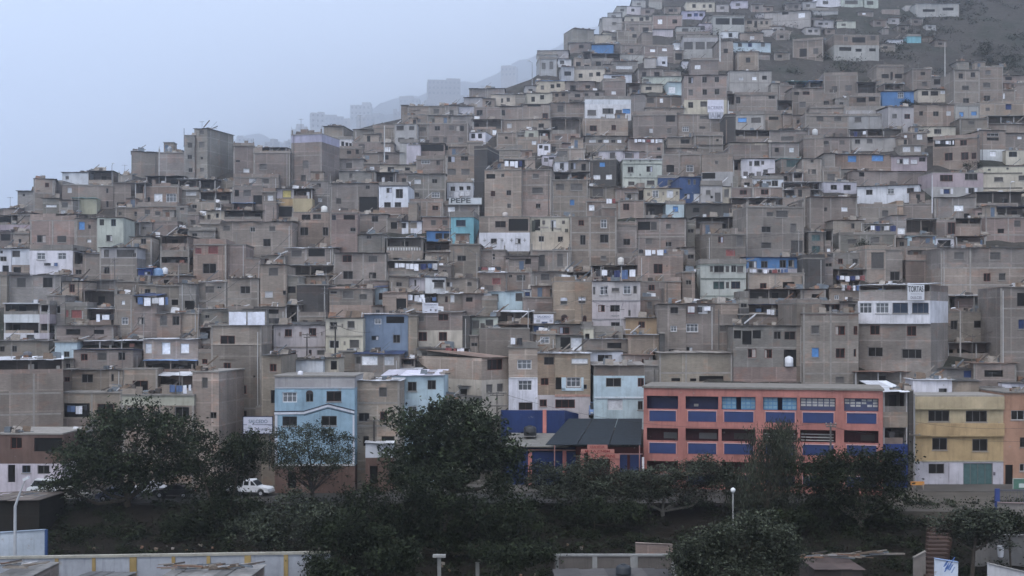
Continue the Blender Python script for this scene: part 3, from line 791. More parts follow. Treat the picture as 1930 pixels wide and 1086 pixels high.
520,352,685,560|b|r=f|560,440,70,66D
658,348,875,560|b|r=f np|740,440,66,62f|brick house with a white cross framed window above the dark blue house|white cross window house
485,558,682,680|N|r=f np nofr|570,572,48,52g|
680,553,872,800|N@660 N|r=sn nofr|755,570,24,50g 805,570,22,50g 722,700,52,48 808,700,54,92w|dark blue house with a white door|dark blue house
880,343,1165,650|b@505 l|x2=1168 r=f np nofr|1000,400,34,34g 885,512,120,52D
872,628,1068,810|l|r=f np nofr|918,668,44,42g 960,720,24,24 1000,690,55,100g
1062,640,1145,800|c|r=s|1085,660,45,70g
1243,385,1548,560|w|r=sk|1312,405,28,44g 1358,400,50,46 1422,402,28,36g 1440,480,44,40g|white house with a black and white wall painting|white mural house
1335,572,1625,660|w|r=f np nofr|1382,585,56,52 1468,588,46,40g 1518,580,58,54
1145,650,1350,760|p|r=f np|1225,665,68,46r
1345,650,1625,760|p|r=f np|1418,660,70,50r
1148,742,1625,830|O|r=sw
1280,830,1300,900|b|
358,655,700,800|c|r=s np nofr|385,690,28,30g 432,670,58,66f 520,685,20,30g 562,668,62,70w 645,680,22,30g|cream house with a round ornament and white window|cream ornament house
128,768,362,930|p|r=f|165,790,58,62r
95,660,300,780|p|r=s|290,670,0.1,1
295,650,362,770|b|r=f|310,670,40,90D
555,800,722,935|S|r=f np nofr|618,815,50,50u|small sky blue house with a blue window|small sky blue house
365,790,560,930|O|r=sw
735,795,1155,950|d|r=s nofr|800,830,60,40D
1290,820,1640,1000|b|r=f np nofr
1600,385,1800,520|g|r=st|1650,390,130,70G|shack wrapped in a teal tarpaulin|teal wrapped shack
1500,520,1700,600|b|r=s|1600,540,60,40D
1795,385,1970,610|b|r=s|1848,478,76,44g 1870,390,30,30
1620,600,1960,680|O|r=sw
1625,670,1960,760|O|r=sw
1620,745,1950,850|b|r=f np nofr
> C0
-20,960,40,1086|b|r=s
40,970,240,1100|b|r=f|60,990,0.1,1
238,970,388,1100|b|r=f|275,990,54,46g
385,960,500,1100|g|r=s|420,1000,40,60g
488,970,642,1070|w|r=sk|500,1030,40,30g
640,980,895,1100|b|r=f np|665,1000,58,52
885,970,1090,1100|b|r=s|890,1000,38,52
550,890,720,985|l|r=sk
600,810,920,900|g|r=sk|
720,900,830,985|t|r=s|750,920,50,40D
798,862,1032,970|c|r=sw|890,895,18,40 940,890,30,36g
1020,860,1110,980|g|r=s
1080,950,1335,1100|b|r=s|1265,1030,52,52r 1130,950,120,20D
1330,940,1655,1080|b|r=s|1400,960,60,60g 1530,920,40,30D
1108,850,1355,960|c|r=s|1165,880,32,46 1245,865,36,40|cream house with two small windows on the hazy ridge|cream ridge house
1205,740,1475,845|c|r=su|1250,778,32,38g 1340,768,34,36 1394,760,36,36|cream house under a blue roof on the hazy ridge|blue roofed ridge house
1350,840,1510,945|t|r=s|1382,850,30,32 1440,845,32,32
1500,830,1820,905|b|r=s|1560,855,50,30 1650,850,34,30 1745,845,36,32
1548,636,1832,750|c|r=f|1595,670,36,38 1690,662,36,36g 1755,655,38,38|cream hillside house with three windows below a bare slope|cream three window house
1215,500,1400,560|l|r=f np nofr x2=1215|1325,470,0.1,1
1225,462,1500,545|l|r=s nofr|1325,470,36,36
1240,540,1400,690|l|r=f np|1260,570,35,60g 1330,560,35,70g|rounded grey house at the edge of the hazy ridge|rounded ridge house
1410,540,1530,610|w|r=s|1425,550,40,35g
1545,268,1735,470|g|x2=1460 r=s nofr d=7||blank grey block alone on the ridge against the sky|blank ridge block
1715,408,1912,500|u|r=sk nofr||small blue shed on the upper ridge slope|small blue ridge shed
1745,320,1935,400|c|r=sk|1820,335,22,30 1895,330,22,30
1510,390,1720,480|b|r=s|1600,410,40,30D
1810,160,1990,300|l|r=s|1900,200,40,30g
1820,720,1990,880|b|r=f|1850,750,50,50g
1655,905,2072,1100|w@950 w|r=f np nofr yaw=2|1675,1000,80,50g 1812,985,100,50g 1862,985,24,50 1930,1000,60,40g 1995,990,70,45u|bright white flat roofed house standing out on the hillside|bright white hillside house
> D0
738,20,1000,108|c|r=f np|795,38,32,34 890,40,26,32g 945,40,28,32|cream house with three windows near the top of the photo|top cream house
700,102,912,180|v|r=sk|750,125,40,28 810,120,36,30n 860,122,30,28|pale lavender house below the top cream house|pale lavender house
185,150,432,222|c|r=s|235,170,26,36 315,158,36,34r 370,150,32,38g
985,148,1268,310|l|r=f np|1008,165,128,60D 1155,165,112,62D|long pale house with two dark open bays on the upper hill|two bay hill house
1264,175,1518,290|t|r=s|1292,188,46,32 1360,190,26,62 1415,193,22,30 1460,193,24,30
1450,108,1870,245|l|r=s x2=1880|1610,110,60,22D 1760,120,60,40w
1060,290,1212,350|w|r=f np|1125,302,34,36|tiny white house with one window on the upper hill|tiny upper white house
1170,390,1508,475|S|r=s|1210,392,36,36g 1302,392,36,36n 1420,392,36,34g|long pale blue house on the dark upper slope|long pale blue house
715,345,1025,545|l@380 l|r=f np|720,380,80,70g 825,375,85,75g 925,370,80,75g
648,312,958,365|b|r=f|690,330,40,30r 790,325,40,30r 890,322,40,30r
622,390,712,460|w|r=s|640,400,55,45w
355,425,628,570|b|r=f|412,448,46,26w 520,440,44,26w 635,490,0.1,1
625,460,715,580|b|r=s|640,485,62,60D
460,515,568,605|w|r=f|520,558,30,26
355,530,468,620|l|r=s
110,290,345,410|b|r=f|250,310,40,34
-20,300,125,400|c|r=s|60,330,50,40g
-20,400,150,480|g|r=s
140,500,360,580|l|r=f
60,560,300,650|g|r=s|100,600,150,30w
340,700,700,780|m|r=s|350,720,50,40g
530,650,690,720|b|r=s
430,270,620,330|A|r=s|
650,245,870,310|l|r=s|700,260,60,30g
860,215,985,300|A|r=s|870,235,40,40g
318,768,525,840|c|r=s|370,790,56,30 530,775,28,30
570,750,720,860|S|r=s|580,790,60,60w
700,560,760,640|w|r=s
-10,680,245,760|w|r=s|60,690,120,20g
-20,740,190,900|b|r=f|60,830,40,30w
200,760,330,880|O|r=s
355,880,722,985|b|r=s|380,890,70,50g 500,895,30,40w
370,985,722,1110|t|r=s|550,1030,90,70D
240,860,370,1100|g|r=sk nofr
722,688,1108,1110|b@910 c|r=sk np|760,703,42,54 885,698,44,54 998,698,42,50 760,815,42,54g 888,812,42,52 998,808,44,52 758,928,46,54 868,922,62,50g|three storey brick tower house with a painted advert wall|advert tower house
1128,648,1518,860|l|r=s|1430,690,44,36 1340,700,40,30w 1220,705,40,26w
1180,870,1565,1100|b|r=f|1192,880,42,62 1488,868,60,34 1225,1012,76,48u 1335,1008,90,54g
1435,920,1710,1090|O@1030 b|r=sk
1585,780,1720,920|b|r=f|
1620,745,1960,830|O|r=st
1700,805,1990,1060|b|r=s|1768,925,62,52g 1722,835,46,30r 1798,832,66,32r
1708,372,1985,540|b|r=f x2=2005|1770,445,66,70 1895,440,46,50g 1745,400,0.1,1
1435,270,1530,330|l|r=s
1230,300,1440,370|b|r=s|1320,330,40,30w
-40,175,90,262|l|r=s|0,200,40,26
30,120,150,200|l|r=s|60,140,40,26g
60,215,190,300|b|r=f|100,240,36,30
110,60,215,130|l|r=s|140,80,36,24g
200,60,330,130|A|r=s|240,80,30,26
250,5,370,70|l|r=s|290,25,36,24g
330,75,450,140|b|r=s|370,95,40,26
400,20,520,80|l|r=f|
540,60,690,130|b|r=s|580,80,40,28 630,80,30,28g
1010,40,1130,110|l|r=s|1050,60,36,26g
1150,10,1300,80|A|r=s|1190,30,40,26g
1330,40,1440,110|b|r=s|1370,60,30,26
1440,60,1530,110|b|r=s|1470,75,30,22
1380,120,1450,165|l|r=s|
1500,245,1640,300|l|r=s|1530,262,36,24 1590,262,30,24g
1560,305,1680,365|b|r=f|1590,322,36,26
1640,30,1780,95|b|r=s|1670,50,34,26g 1725,50,34,26
1800,20,1920,90|l|r=s|1830,40,36,26g
1870,160,1985,235|b|r=s|1900,182,40,26
1820,250,1960,320|l|r=s|1850,270,36,26 1905,270,30,26g
1540,480,1680,545|b|r=s|1570,500,40,26
1390,495,1500,550|g|r=s|
> E0
120,265,210,310|b|r=s|140,280,30,20
560,185,680,240|b|r=s|590,200,36,24
700,165,800,215|l|r=s|730,180,30,22g
780,235,880,290|b|r=s|810,252,36,22
640,260,700,310|g|r=s|
900,170,1010,225|b|r=s|930,188,36,22
1040,225,1130,275|l|r=s|1060,240,30,20g
1120,370,1230,425|b|r=s|1150,388,36,22
-60,100,240,135|l|r=f np nofr
20,185,200,250|l|r=s|60,205,40,22 120,205,30,22g
230,195,400,255|m|r=s|270,215,40,22g
420,110,560,150|b|r=s|460,118,30,16w
640,90,800,130|b|r=f np nofr
690,360,830,400|w|r=s|
620,400,760,470|b|r=s|650,420,40,24
1000,340,1100,385|b|r=s
205,322,612,555|b@412 l|r=f np|368,338,118,50D 535,325,46,40g 290,335,40,40g 250,428,110,36D 398,443,56,28 522,440,60,28|wide hill house with white corner posts and dark openings|wide post hill house
590,608,838,770|b|r=f np|635,675,66,38 755,672,66,42 715,655,22,75r
640,835,928,980|u|r=sk nofr|782,838,56,54f|blue painted house with one white framed window|blue hill house
660,765,840,850|O|r=sw
915,630,1090,830|b|r=f np|990,655,40,30 1000,745,50,40g
1080,700,1260,800|g|r=sw|1110,720,60,50D
965,815,1255,930|c|r=sk|1000,830,60,40D 1080,830,70,40D 1170,825,60,30w|low cream hut with dark openings right of the blue hill house|low cream hut
1292,640,1525,985|b|r=f np|1335,668,42,48 1445,658,42,44 1365,780,66,42g 1375,893,56,46|
1520,612,1740,985|b|r=f np|1578,640,50,38g 1558,752,68,46g 1562,870,62,52|
1298,965,1525,1120|l|r=f np|1340,1020,40,40u 1450,1015,50,36u
1522,945,1960,1120|t|r=f np|1762,948,54,50n 1580,980,40,30g
1690,690,1960,830|b|r=s|1760,700,60,30D
1690,820,1850,960|b|r=f|1730,850,30,50w
1840,760,1960,930|b|r=f
1320,560,1430,650|g|r=s
868,332,995,395|T|r=f np nofr||small teal box shed on the upper right slope|small teal shed
850,55,912,105|l|r=f np
30,-10,275,62|w|r=s|100,10,50,30g
272,-10,468,68|m|r=s|300,5,120,35g
480,-10,605,72|m|r=s|500,10,60,35g
945,35,1340,150|l|r=sw yaw=0|1010,85,110,24D 1190,70,100,26D|long low hut climbing the upper right slope|long climbing hut
110,690,418,890|b|r=f|180,785,52,50g 305,775,60,52g
-20,850,205,1000|b|r=f|0,920,82,72g 98,918,64,72
330,880,625,1010|b|r=f|408,890,84,42D 518,880,60,42D
-20,985,315,1120|b|r=f|40,1055,0.1,1
300,1005,700,1140|l|r=f np|
410,750,590,900|O|r=s
-20,740,120,870|O|r=su
> E1
-60,-5,335,200|b@110 b|r=f|42,-8,66,52g 203,0,68,42g 190,150,22,30g 255,150,25,30g
328,-5,692,115|l|r=f|388,5,64,44g
340,118,820,210|O|r=sk
38,190,352,340|b|r=sk|103,220,54,36g 253,218,44,36g
356,192,818,310|l|r=s|393,208,48,38 500,203,54,38g
640,120,830,210|d|r=f np nofr
812,150,1048,275|b|r=f np|840,168,26,40w 920,165,20,30g 955,158,52,52w
820,262,1025,370|g|r=f np nofr|828,272,70,50w 930,268,64,52w
920,95,1308,200|c|r=s|972,118,56,36 1112,112,66,44
1345,22,1605,200|b|r=f|1422,40,58,34g
1600,70,1960,170|b|r=s|1640,30,0.1,1
1600,0,1960,90|O|r=sk
205,348,728,500|p@470 p|r=sk nofr|328,354,78,60u 545,345,108,60u|pinkish brick house with two bright blue shuttered windows|blue shutter house
722,362,1048,500|L|r=sk nofr|772,385,58,42 830,378,54,56w 900,390,60,40w 975,370,60,40
1045,190,1320,260|O|r=s
1102,205,1502,475|p|x2=1530 r=f|1115,220,185,46D 1348,213,64,48r 1208,330,74,68r 1358,325,68,66r 1452,328,44,58r|pinkish brick house with a row of washing and four red brown windows|four red window house
1532,130,1762,400|b@300 w|r=sk|1592,150,110,28 1592,190,110,28 1620,315,60,50w|grey house with two slit windows over a white storey|slit window house
1758,155,1960,320|b|r=s|1870,180,40,25w
1765,310,1960,430|c|r=f np|1792,318,76,48
1098,515,1560,730|L@640 l|r=f np|1165,528,118,60r 1392,510,116,66 1198,658,58,46n 1165,665,30,40w 1425,648,52,50 1480,650,30,46w|lilac grey house with two wide windows and white shutters|white shutter house
1558,460,1960,720|c@515 c@650 c|r=f np nofr|1658,550,84,40g 1880,535,60,46g|long cream white house with a cornice at the right edge|long cream house
110,598,408,700|A|r=f np|172,620,58,46 288,620,68,50
372,500,1025,640|b|r=s nofr|430,505,50,40D
413,630,978,815|w|x2=988 r=sk nofr|493,665,60,46 688,655,62,48f 865,650,64,46 788,785,112,16|long white house with three windows beside a dark stair alley|long white house
-20,480,105,610|b|r=f|0,480,52,44g
98,498,265,620|b|r=f np|140,520,74,62g
255,480,430,600|g|r=s|290,510,90,70g
-20,735,412,1040|b|r=s|112,825,28,38 268,822,60,42w
412,830,775,990|b|r=f np|638,850,60,62g
770,815,832,930|e|r=f np
828,800,1098,930|b|r=f np nofr
1115,740,1495,950|g|r=s|1292,805,90,55w 1385,880,50,50D
1490,690,1960,840|O|r=sk
1580,825,1960,930|O|r=sn
1580,920,1960,1130|p|r=f np|1840,945,60,60g 1690,1020,60,40D
1300,930,1565,1100|O@1000 p|r=sk
1135,945,1310,1120|b|r=f|1235,960,72,110r
195,945,475,1110|b|r=s|360,970,30,50
460,980,735,1110|g|r=sw|480,1000,60,50D
735,900,860,1110|g|r=s|780,1010,70,60w
850,935,1140,1110|O|r=sw
> E2
485,200,685,490|t|r=f np|540,220,120,150g
680,205,825,490|b|r=f np nofr|712,395,90,82
855,300,1075,490|p|r=f np nofr|
1070,375,1215,490|w|r=f np nofr|1082,390,108,82
828,178,1160,330|b|r=f np nofr|
1172,182,1960,640|b@368 b|r=sk|1293,220,90,66g 1620,220,98,70g 1562,410,64,76r 1700,410,64,66g|long two storey brick house with four grey windows right of the TORTAS house|long grey window house
1130,95,1308,190|w|r=f np nofr|1145,108,122,75D
870,72,1132,190|S|r=f np nofr|940,110,150,40n|roof wall with a blue and white landscape painting|landscape painted wall
240,380,482,490|O|r=s
160,550,432,700|b|r=s|205,610,44,40f
270,480,440,560|O|r=s
20,560,170,700|O|r=s
245,65,765,230|g|r=f|322,100,88,46g 533,80,84,55g
-10,690,280,800|b|r=f np nofr|120,690,140,75r
260,670,425,800|g|r=s|330,690,70,70g
428,520,1083,1420|O@578 g@662 w@862 b|over=2 x2=1235 r=sw nofr|440,680,114,96f 588,680,120,96f 740,680,142,96B 918,680,152,96B 530,885,88,86r 862,890,88,92r 510,1083,136,88 818,1100,182,88|white corner house with TORTAS banner over a brick lower part|TORTAS corner house
-80,780,425,1450|p@800 b|r=f np|-5,885,76,78g 213,890,90,84r 380,890,36,82r 0,1088,66,86u 218,1093,84,90r 380,1100,24,70r 215,1352,82,60g
1240,770,1715,1050|b|r=f np nofr|1262,840,66,84 1475,840,132,70
1240,620,1715,790|O|r=s
1715,540,1990,1380|b|r=s|1868,590,70,120D 1878,830,60,90n
1235,1050,1760,1180|O|r=s
1300,640,1480,760|p|r=s
> E3
1140,270,1480,400|g|r=sk|1380,280,85,70n
1470,220,1860,420|b|r=s|1570,280,170,60D
395,300,1020,480|O|r=sr nofr
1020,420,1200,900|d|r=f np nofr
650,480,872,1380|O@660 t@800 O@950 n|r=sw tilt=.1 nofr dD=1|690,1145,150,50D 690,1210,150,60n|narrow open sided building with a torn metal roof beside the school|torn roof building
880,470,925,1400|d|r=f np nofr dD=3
920,372,1275,520|w|r=sw nofr dD=-5 d=3|1155,445,76,70D 1265,395,75,115D|white hut on the roof of the yellow house|white roof hut
1275,385,1525,520|t|r=sk nofr dD=-4 d=3|
1520,440,1740,520|b|r=s nofr|1530,460,160,50D
925,520,1742,1331|Y@625 Y@762 y@870 y@1108 A|r=f np nofr yaw=0 over=0,2 nopar nox|1060,645,192,102 1400,648,196,104 1095,895,138,112 1460,905,140,112 1062,1130,144,92 1378,1125,268,206G|yellow three storey house with a teal garage door|yellow house
1742,488,2100,1331|o|r=f np nofr yaw=0|1812,645,180,88 1892,890,150,90 1760,1140,70,180D 1890,1130,80,70|salmon orange house cut by the right edge|salmon orange house
1730,400,1990,500|w|r=s|1820,430,80,50D
''')
# ---------------------------------------------------------------- terrain
def terrain():
    cols = list(range(-2600, 4700, 24)); rows = []
    ys = [1400, 1300, 1200, 1120, 1086, 1060, 1035, 1010, 985, 970, 955, 950, 932, 915, 905, 895, 880]
    nr = 46
    v, f = [], []
    first = True
    for px in cols:
        yr = min(ridge(px), 870); colv = []
        for y in ys: colv.append((y, D_of(y)))
        for k in range(1, nr + 1): y = 880 + (yr - 880) * k / nr; colv.append((y, D_of(y)))
        pts = [Vector(((px - HX) / F * D, D, zat(y, D) if not (915 <= y <= 950) else STREET)) for y, D in colv]
        # from the near lower ground back under the viewer
        d0 = pts[0]; near = [Vector(((px - HX) / F * 400, -300, 2)), Vector(((px - HX) / F * 110, 20, 2)), Vector((d0.x, 70, min(d0.z, 1.9)))]
        last = pts[-1]; over = []
        for dD, dz in ((8, 1.0), (22, -4), (60, -22), (140, -50), (300, -88), (600, -110), (2400, -130)):
            D = last.y + dD; over.append(Vector(((px - HX) / F * D, D, max(-24, last.z + dz))))
        colv = near + pts + over
        for i, p in enumerate(colv):
            if 20 < i < len(near) + len(pts) - 1:
                p.z += R.uniform(-.35, .25)
            elif 7 < i < 13: p.z += R.uniform(-.25, .15)
            v.append(tuple(p))
        n = len(colv)
    nc = len(cols)
    for a in range(nc - 1):
        for b in range(n - 1):
            f.append((a * n + b, (a + 1) * n + b, (a + 1) * n + b + 1, a * n + b + 1))
    me = bpy.data.meshes.new('terrain'); me.from_pydata(v, [], f); me.update()
    o = bpy.data.objects.new('terrain', me); COL.objects.link(o)
    for p in me.polygons: p.use_smooth = True
    m, t, b = mat('soil', .95, .1)
    vec = coords(t, (1, 1, 1), rnd=False)
    base = ramp(t, noise(t, vec, .06, 6, .65), [(.3, (.040, .037, .033)), (.5, (.064, .058, .052)), (.62, (.032, .036, .027)), (.75, (.10, .09, .08))])
    fine = ramp(t, noise(t, vec, .9, 6, .7), [(.3, .55), (.7, 1.35)])
    rocks = ramp(t, noise(t, vec, 2.6, 2, .5), [(.68, 0), (.72, .6)])
    c = mixrgb(t, 'MULTIPLY', 1.0, base, fine)
    c = mixrgb(t, 'MIX', rocks, c, (.24, .22, .20, 1))
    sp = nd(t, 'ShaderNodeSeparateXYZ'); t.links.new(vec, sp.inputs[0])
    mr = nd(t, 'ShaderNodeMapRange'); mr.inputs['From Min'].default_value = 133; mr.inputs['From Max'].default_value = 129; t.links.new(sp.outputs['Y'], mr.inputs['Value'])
    c = mixrgb(t, 'MIX', mr.outputs[0], c, mixrgb(t, 'MULTIPLY', 1.0, (.016, .0135, .011, 1), fine))      # bank earth darkened: its shade is painted into the soil colour
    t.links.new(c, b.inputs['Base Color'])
    bp = nd(t, 'ShaderNodeBump'); bp.inputs['Strength'].default_value = .7; bp.inputs['Distance'].default_value = .3
    t.links.new(fine, bp.inputs['Height']); t.links.new(bp.outputs[0], b.inputs['Normal'])
    me.materials.append(m)
    return struct(o)
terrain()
# ---------------------------------------------------------------- fillers in the gaps left between the listed houses
def fillers():
    S = 4; W, H = 1930 // S, 870 // S
    g = [bytearray(W) for _ in range(H)]
    def cover(x0, y0, x1, y1):
        for j in range(max(0, int(y0 / S)), min(H, int(y1 / S) + 1)):
            for i in range(max(0, int(x0 / S)), min(W, int(x1 / S) + 1)): g[j][i] = 1
    for h in HOUSES:
        xs = [h.x0, h.x1] + ([h.opt['x2']] if 'x2' in h.opt else [])
        cover(min(xs), h.y0, max(xs), h.y1)
    cover(885, 760, 1215, 870); cover(1210, 715, 1670, 870); cover(1737, 275, 1760, 385)
    out = []
    for j in range(4, H):
        for i in range(W):
            px, py = i * S, j * S
            if g[j][i] or py < ridge(px + 8) + 14: continue
            if (px > 1640 and py < 200) or (px > 1430 and py < 150) or (py < 150 and R.random() < .35) or (py < 30): continue
            w = 0
            while i + w < W and not g[j][i + w] and w < 13: w += 1
            if w < 3: continue
            hh = 0
            while j + hh < H and all(not g[j + hh][i + a] for a in range(w)) and hh < 11: hh += 1
            if hh < 3: continue
            h = House(); h.x0, h.x1, h.y0, h.y1 = px - 2, px + w * S + 2, py - 2, py + hh * S + 9
            h.bands = [(R.choice('bbbgptgl'), h.y0, h.y1)]
            if R.random() < .3: h.bands = [('O', h.y0, h.y0 + (h.y1 - h.y0) * .55), (R.choice('bgp'), h.y0 + (h.y1 - h.y0) * .55, h.y1)]
            h.opt = {}; h.wins = []; h.label = h.short = ''
            n = max(1, w // 5)
            for k in range(n):
                if R.random() < .75:
                    ww = R.uniform(7, 13); x = h.x0 + (h.x1 - h.x0) * (k + .5) / n - ww / 2
                    y = h.y0 + (h.y1 - h.y0) * (.62 if h.bands[0][0] == 'O' else .25)
                    h.wins.append((x, y, ww, R.uniform(7, 10), R.choice('dddgrw')))
            out.append(h); cover(h.x0, h.y0, h.x1, h.y1 - 9)
    return out
FILL = fillers()
HOUSES += FILL
print('houses', len(HOUSES), 'fill', len(FILL))
# ---------------------------------------------------------------- labels
NUM = ['no', 'one', 'two', 'three', 'four', 'five', 'six', 'seven', 'eight', 'nine', 'ten', 'eleven', 'twelve']
MARKS = [h for h in HOUSES if h.short]
def cen(h): return ((h.x0 + h.x1) / 2, (h.y0 + h.y1) / 2)
def describe(h):
    main = max(h.bands, key=lambda b: b[2] - b[1] - (1e3 if b[0] == 'O' else 0))[0]
    nwin = len([w for w in h.wins if w[2] > .5])
    size = (h.x1 - h.x0) / (h.y1 - h.y0)
    sz = 'long low ' if size > 2.6 else 'wide ' if size > 1.5 else 'narrow ' if size < .6 else ''
    if main == 'O': body = sz + 'open sided shelter'
    else:
        body = sz + WORD[main] + ' house'
        if h.bands[0][0] == 'O': body += ' with open roof terrace'
        elif nwin == 0: body += ' without windows'
        else:
            t = {w[4] for w in h.wins if w[2] > .5}
            ad = {'w': 'white ', 'u': 'blue ', 'R': 'red ', 'r': 'brown ', 'g': 'grey ', 'f': 'framed '}.get(t.pop(), '') if len(t) == 1 else ''
            body += ' with %s %swindow%s' % (NUM[min(nwin, 12)], ad, '' if nwin == 1 else 's')
    return body
def rel(a, b):
    (x, y), (u, v) = cen(a), cen(b); dx, dy = x - u, y - v
    ww = (b.x1 - b.x0) / 2 + (a.x1 - a.x0) / 2; hh = (b.y1 - b.y0) / 2 + (a.y1 - a.y0) / 2
    if abs(dx) < ww * .7: r = ('above' if dy < 0 else 'below'); d = abs(dy) - hh
    else: r = ('left of' if dx < 0 else 'right of'); d = abs(dx) - ww
    if abs(dx) >= ww * .7 and abs(dy) > hh: r = ('up ' if dy < 0 else 'down ') + r
    return ('just ' if d < 12 and ' ' not in r.replace(' of', '') else '') + r
for h in HOUSES:
    if h.label: LABELS.add(h.label)
for h in HOUSES:
    if h.label: continue
    body = describe(h); x, y = cen(h)
    ms = sorted(MARKS, key=lambda m: (cen(m)[0] - x) ** 2 + 1.5 * (cen(m)[1] - y) ** 2)
    for m in ms[:9]:
        L = '%s %s %s' % (body, rel(h, m), m.short)
        if L not in LABELS and len(L.split()) <= 15: break
    else:
        L = '%s between %s and %s' % (describe(h), ms[0].short, ms[1].short)
        k = 0
        while L in LABELS or len(L.split()) > 16:
            k += 1; L = '%s between %s and %s' % (body.split(' with')[0], ms[k % 6].short, ms[(k * 3 + 1) % 7 + 1].short)
            if k > 60: L = body + ' near ' + ms[0].short; break
    h.label = L; LABELS.add(L)
for h in HOUSES:
    house(h)
    tag(h.root, h.label, 'house', 'houses stacked up the hillside')
# ---------------------------------------------------------------- world, sun, air, camera
w = bpy.data.worlds.new('World'); SC.world = w; w.use_nodes = True
t = w.node_tree; bg = t.nodes['Background']
sky = nd(t, 'ShaderNodeTexSky', sky_type='NISHITA', sun_disc=False)
SUN_EL, SUN_ROT = math.radians(58), math.radians(205)
sky.sun_elevation, sky.sun_rotation = SUN_EL, SUN_ROT
sky.dust_density, sky.air_density, sky.ozone_density = 4.0, 1.0, 1.0
hs = nd(t, 'ShaderNodeHueSaturation'); hs.inputs['Saturation'].default_value = .5
t.links.new(sky.outputs[0], hs.inputs['Color'])
cl = mixrgb(t, 'MIX', .72, hs.outputs[0], (6.8, 7.8, 9.7, 1))        # the even cloud deck over the blue
t.links.new(cl, bg.inputs['Color']); bg.inputs['Strength'].default_value = .12
ld = bpy.data.lights.new('sun', 'SUN'); ld.energy = 1.2; ld.angle = math.radians(35); ld.color = (1, .94, .87)
so = bpy.data.objects.new('sun', ld); COL.objects.link(so)
az = SUN_ROT; dirv = Vector((math.sin(az) * math.cos(SUN_EL), math.cos(az) * math.cos(SUN_EL), math.sin(SUN_EL)))
so.rotation_euler = dirv.to_track_quat('Z', 'Y').to_euler(); so.location = (0, -50, 120)
hz = MB(); hz.box(-2600, 2600, -330, 4700, -170, 930)
m = bpy.data.materials.new('air'); m.use_nodes = True; tt = m.node_tree; tt.nodes.clear()
pv = nd(tt, 'ShaderNodeVolumePrincipled'); out = nd(tt, 'ShaderNodeOutputMaterial')
pv.inputs['Color'].default_value = (.90, .94, 1, 1); pv.inputs['Density'].default_value = .00056; pv.inputs['Anisotropy'].default_value = .85
tt.links.new(pv.outputs[0], out.inputs['Volume'])
ho = hz.build('haze', m); tag(ho, 'thin grey fog over the whole hillside', 'haze', kind='stuff')
cd = bpy.data.cameras.new('camera'); cam = bpy.data.objects.new('camera', cd); COL.objects.link(cam)
cam.location = (0, 0, CZ); cam.rotation_euler = (math.radians(90), 0, 0)
cd.sensor_width = 36; cd.lens = 36 * F / 1930; cd.shift_y = (HY - 543) / 1930; cd.clip_end = 9000; cd.clip_start = .5
SC.camera = cam
SC.view_settings.view_transform = 'Standard'; SC.view_settings.look = 'None'; SC.view_settings.gamma = 1; SC.view_settings.exposure = .45
SC.cycles.max_bounces = 6; SC.cycles.diffuse_bounces = 3; SC.cycles.volume_bounces = 3; SC.cycles.use_denoising = True
# ---------------------------------------------------------------- street, plaza
def sheet(name, m, pts, z, th=.02, color=(1, 1, 1)):
    b = MB(); b.hexa([(x, y, z - th) for x, y in pts], [(x, y, z) for x, y in pts]); return b.build(name, m, None, color)
def gx(px, D): return (px - HX) / F * D
simple('asphalt', .95, .15, .3, .5)
simple('paving', .92, .15, .3, .4)
struct(sheet('road', 'asphalt', [(-75, 129.6), (52, 129.6), (52, 137.0), (-75, 137.0)], STREET + .05, .3, (.055, .052, .048)))
struct(sheet('pavement', 'paving', [(-75, 137.0), (75, 137.0), (75, 143.2), (-75, 143.2)], STREET + .17, .4, (.095, .088, .08)))
struct(sheet('plaza', 'paving', [(gx(1690, 124), 123.6), (75, 120), (75, 137.0), (gx(1690, 124), 137.0)], STREET + .1, 2.5, (.088, .078, .066)))
struct(sheet('path', 'paving', [(-75, 128.6), (40, 128.6), (40, 129.6), (-75, 129.6)], STREET + .14, .5, (.07, .065, .06)))
# ---------------------------------------------------------------- helpers for things seen face-on
class Face:
    def __init__(s, name, x0, x1, D0, D1, zb):
        p0, p1 = Vector((gx(x0, D0), D0)), Vector((gx(x1, D1), D1)); s.mid = (p0 + p1) / 2; s.w = (p1 - p0).length
        s.th = math.atan2((p1 - p0).y, (p1 - p0).x); s.zb = zb
        s.n = Vector((-math.sin(s.th), math.cos(s.th))); s.ax = Vector((math.cos(s.th), math.sin(s.th)))
        s.root = empty(name, (s.mid.x, s.mid.y, zb), s.th) if name else None
    def loc(s, px, py):
        d = Vector(((px - HX) / F, 1.0)); t = s.mid.dot(s.n) / d.dot(s.n)
        return (d * t - s.mid).dot(s.ax), CZ + (HY - py) / F * t - s.zb
def text(words, m, parent, color, u0, u1, z0, z1, y, name='lettering', bold=.02):
    cu = bpy.data.curves.new('text', 'FONT'); cu.body = words; cu.extrude = .012; cu.offset = bold; cu.align_x = 'CENTER'
    o = bpy.data.objects.new('text', cu); COL.objects.link(o)
    dg = bpy.context.evaluated_depsgraph_get(); dg.update()
    me = bpy.data.meshes.new_from_object(o.evaluated_get(dg)); bpy.data.objects.remove(o)
    xs = [v.co.x for v in me.vertices]; ys = [v.co.y for v in me.vertices]
    sx = (u1 - u0) / (max(xs) - min(xs)); sy = (z1 - z0) / (max(ys) - min(ys))
    for v in me.vertices:
        v.co = ((v.co.x - min(xs)) * sx + u0, y - v.co.z, (v.co.y - min(ys)) * sy + z0)
    me.materials.clear(); me.materials.append(MATS[m])
    q = bpy.data.objects.new(name, me); COL.objects.link(q); q.parent = parent; q.color = (*color, 1); return q
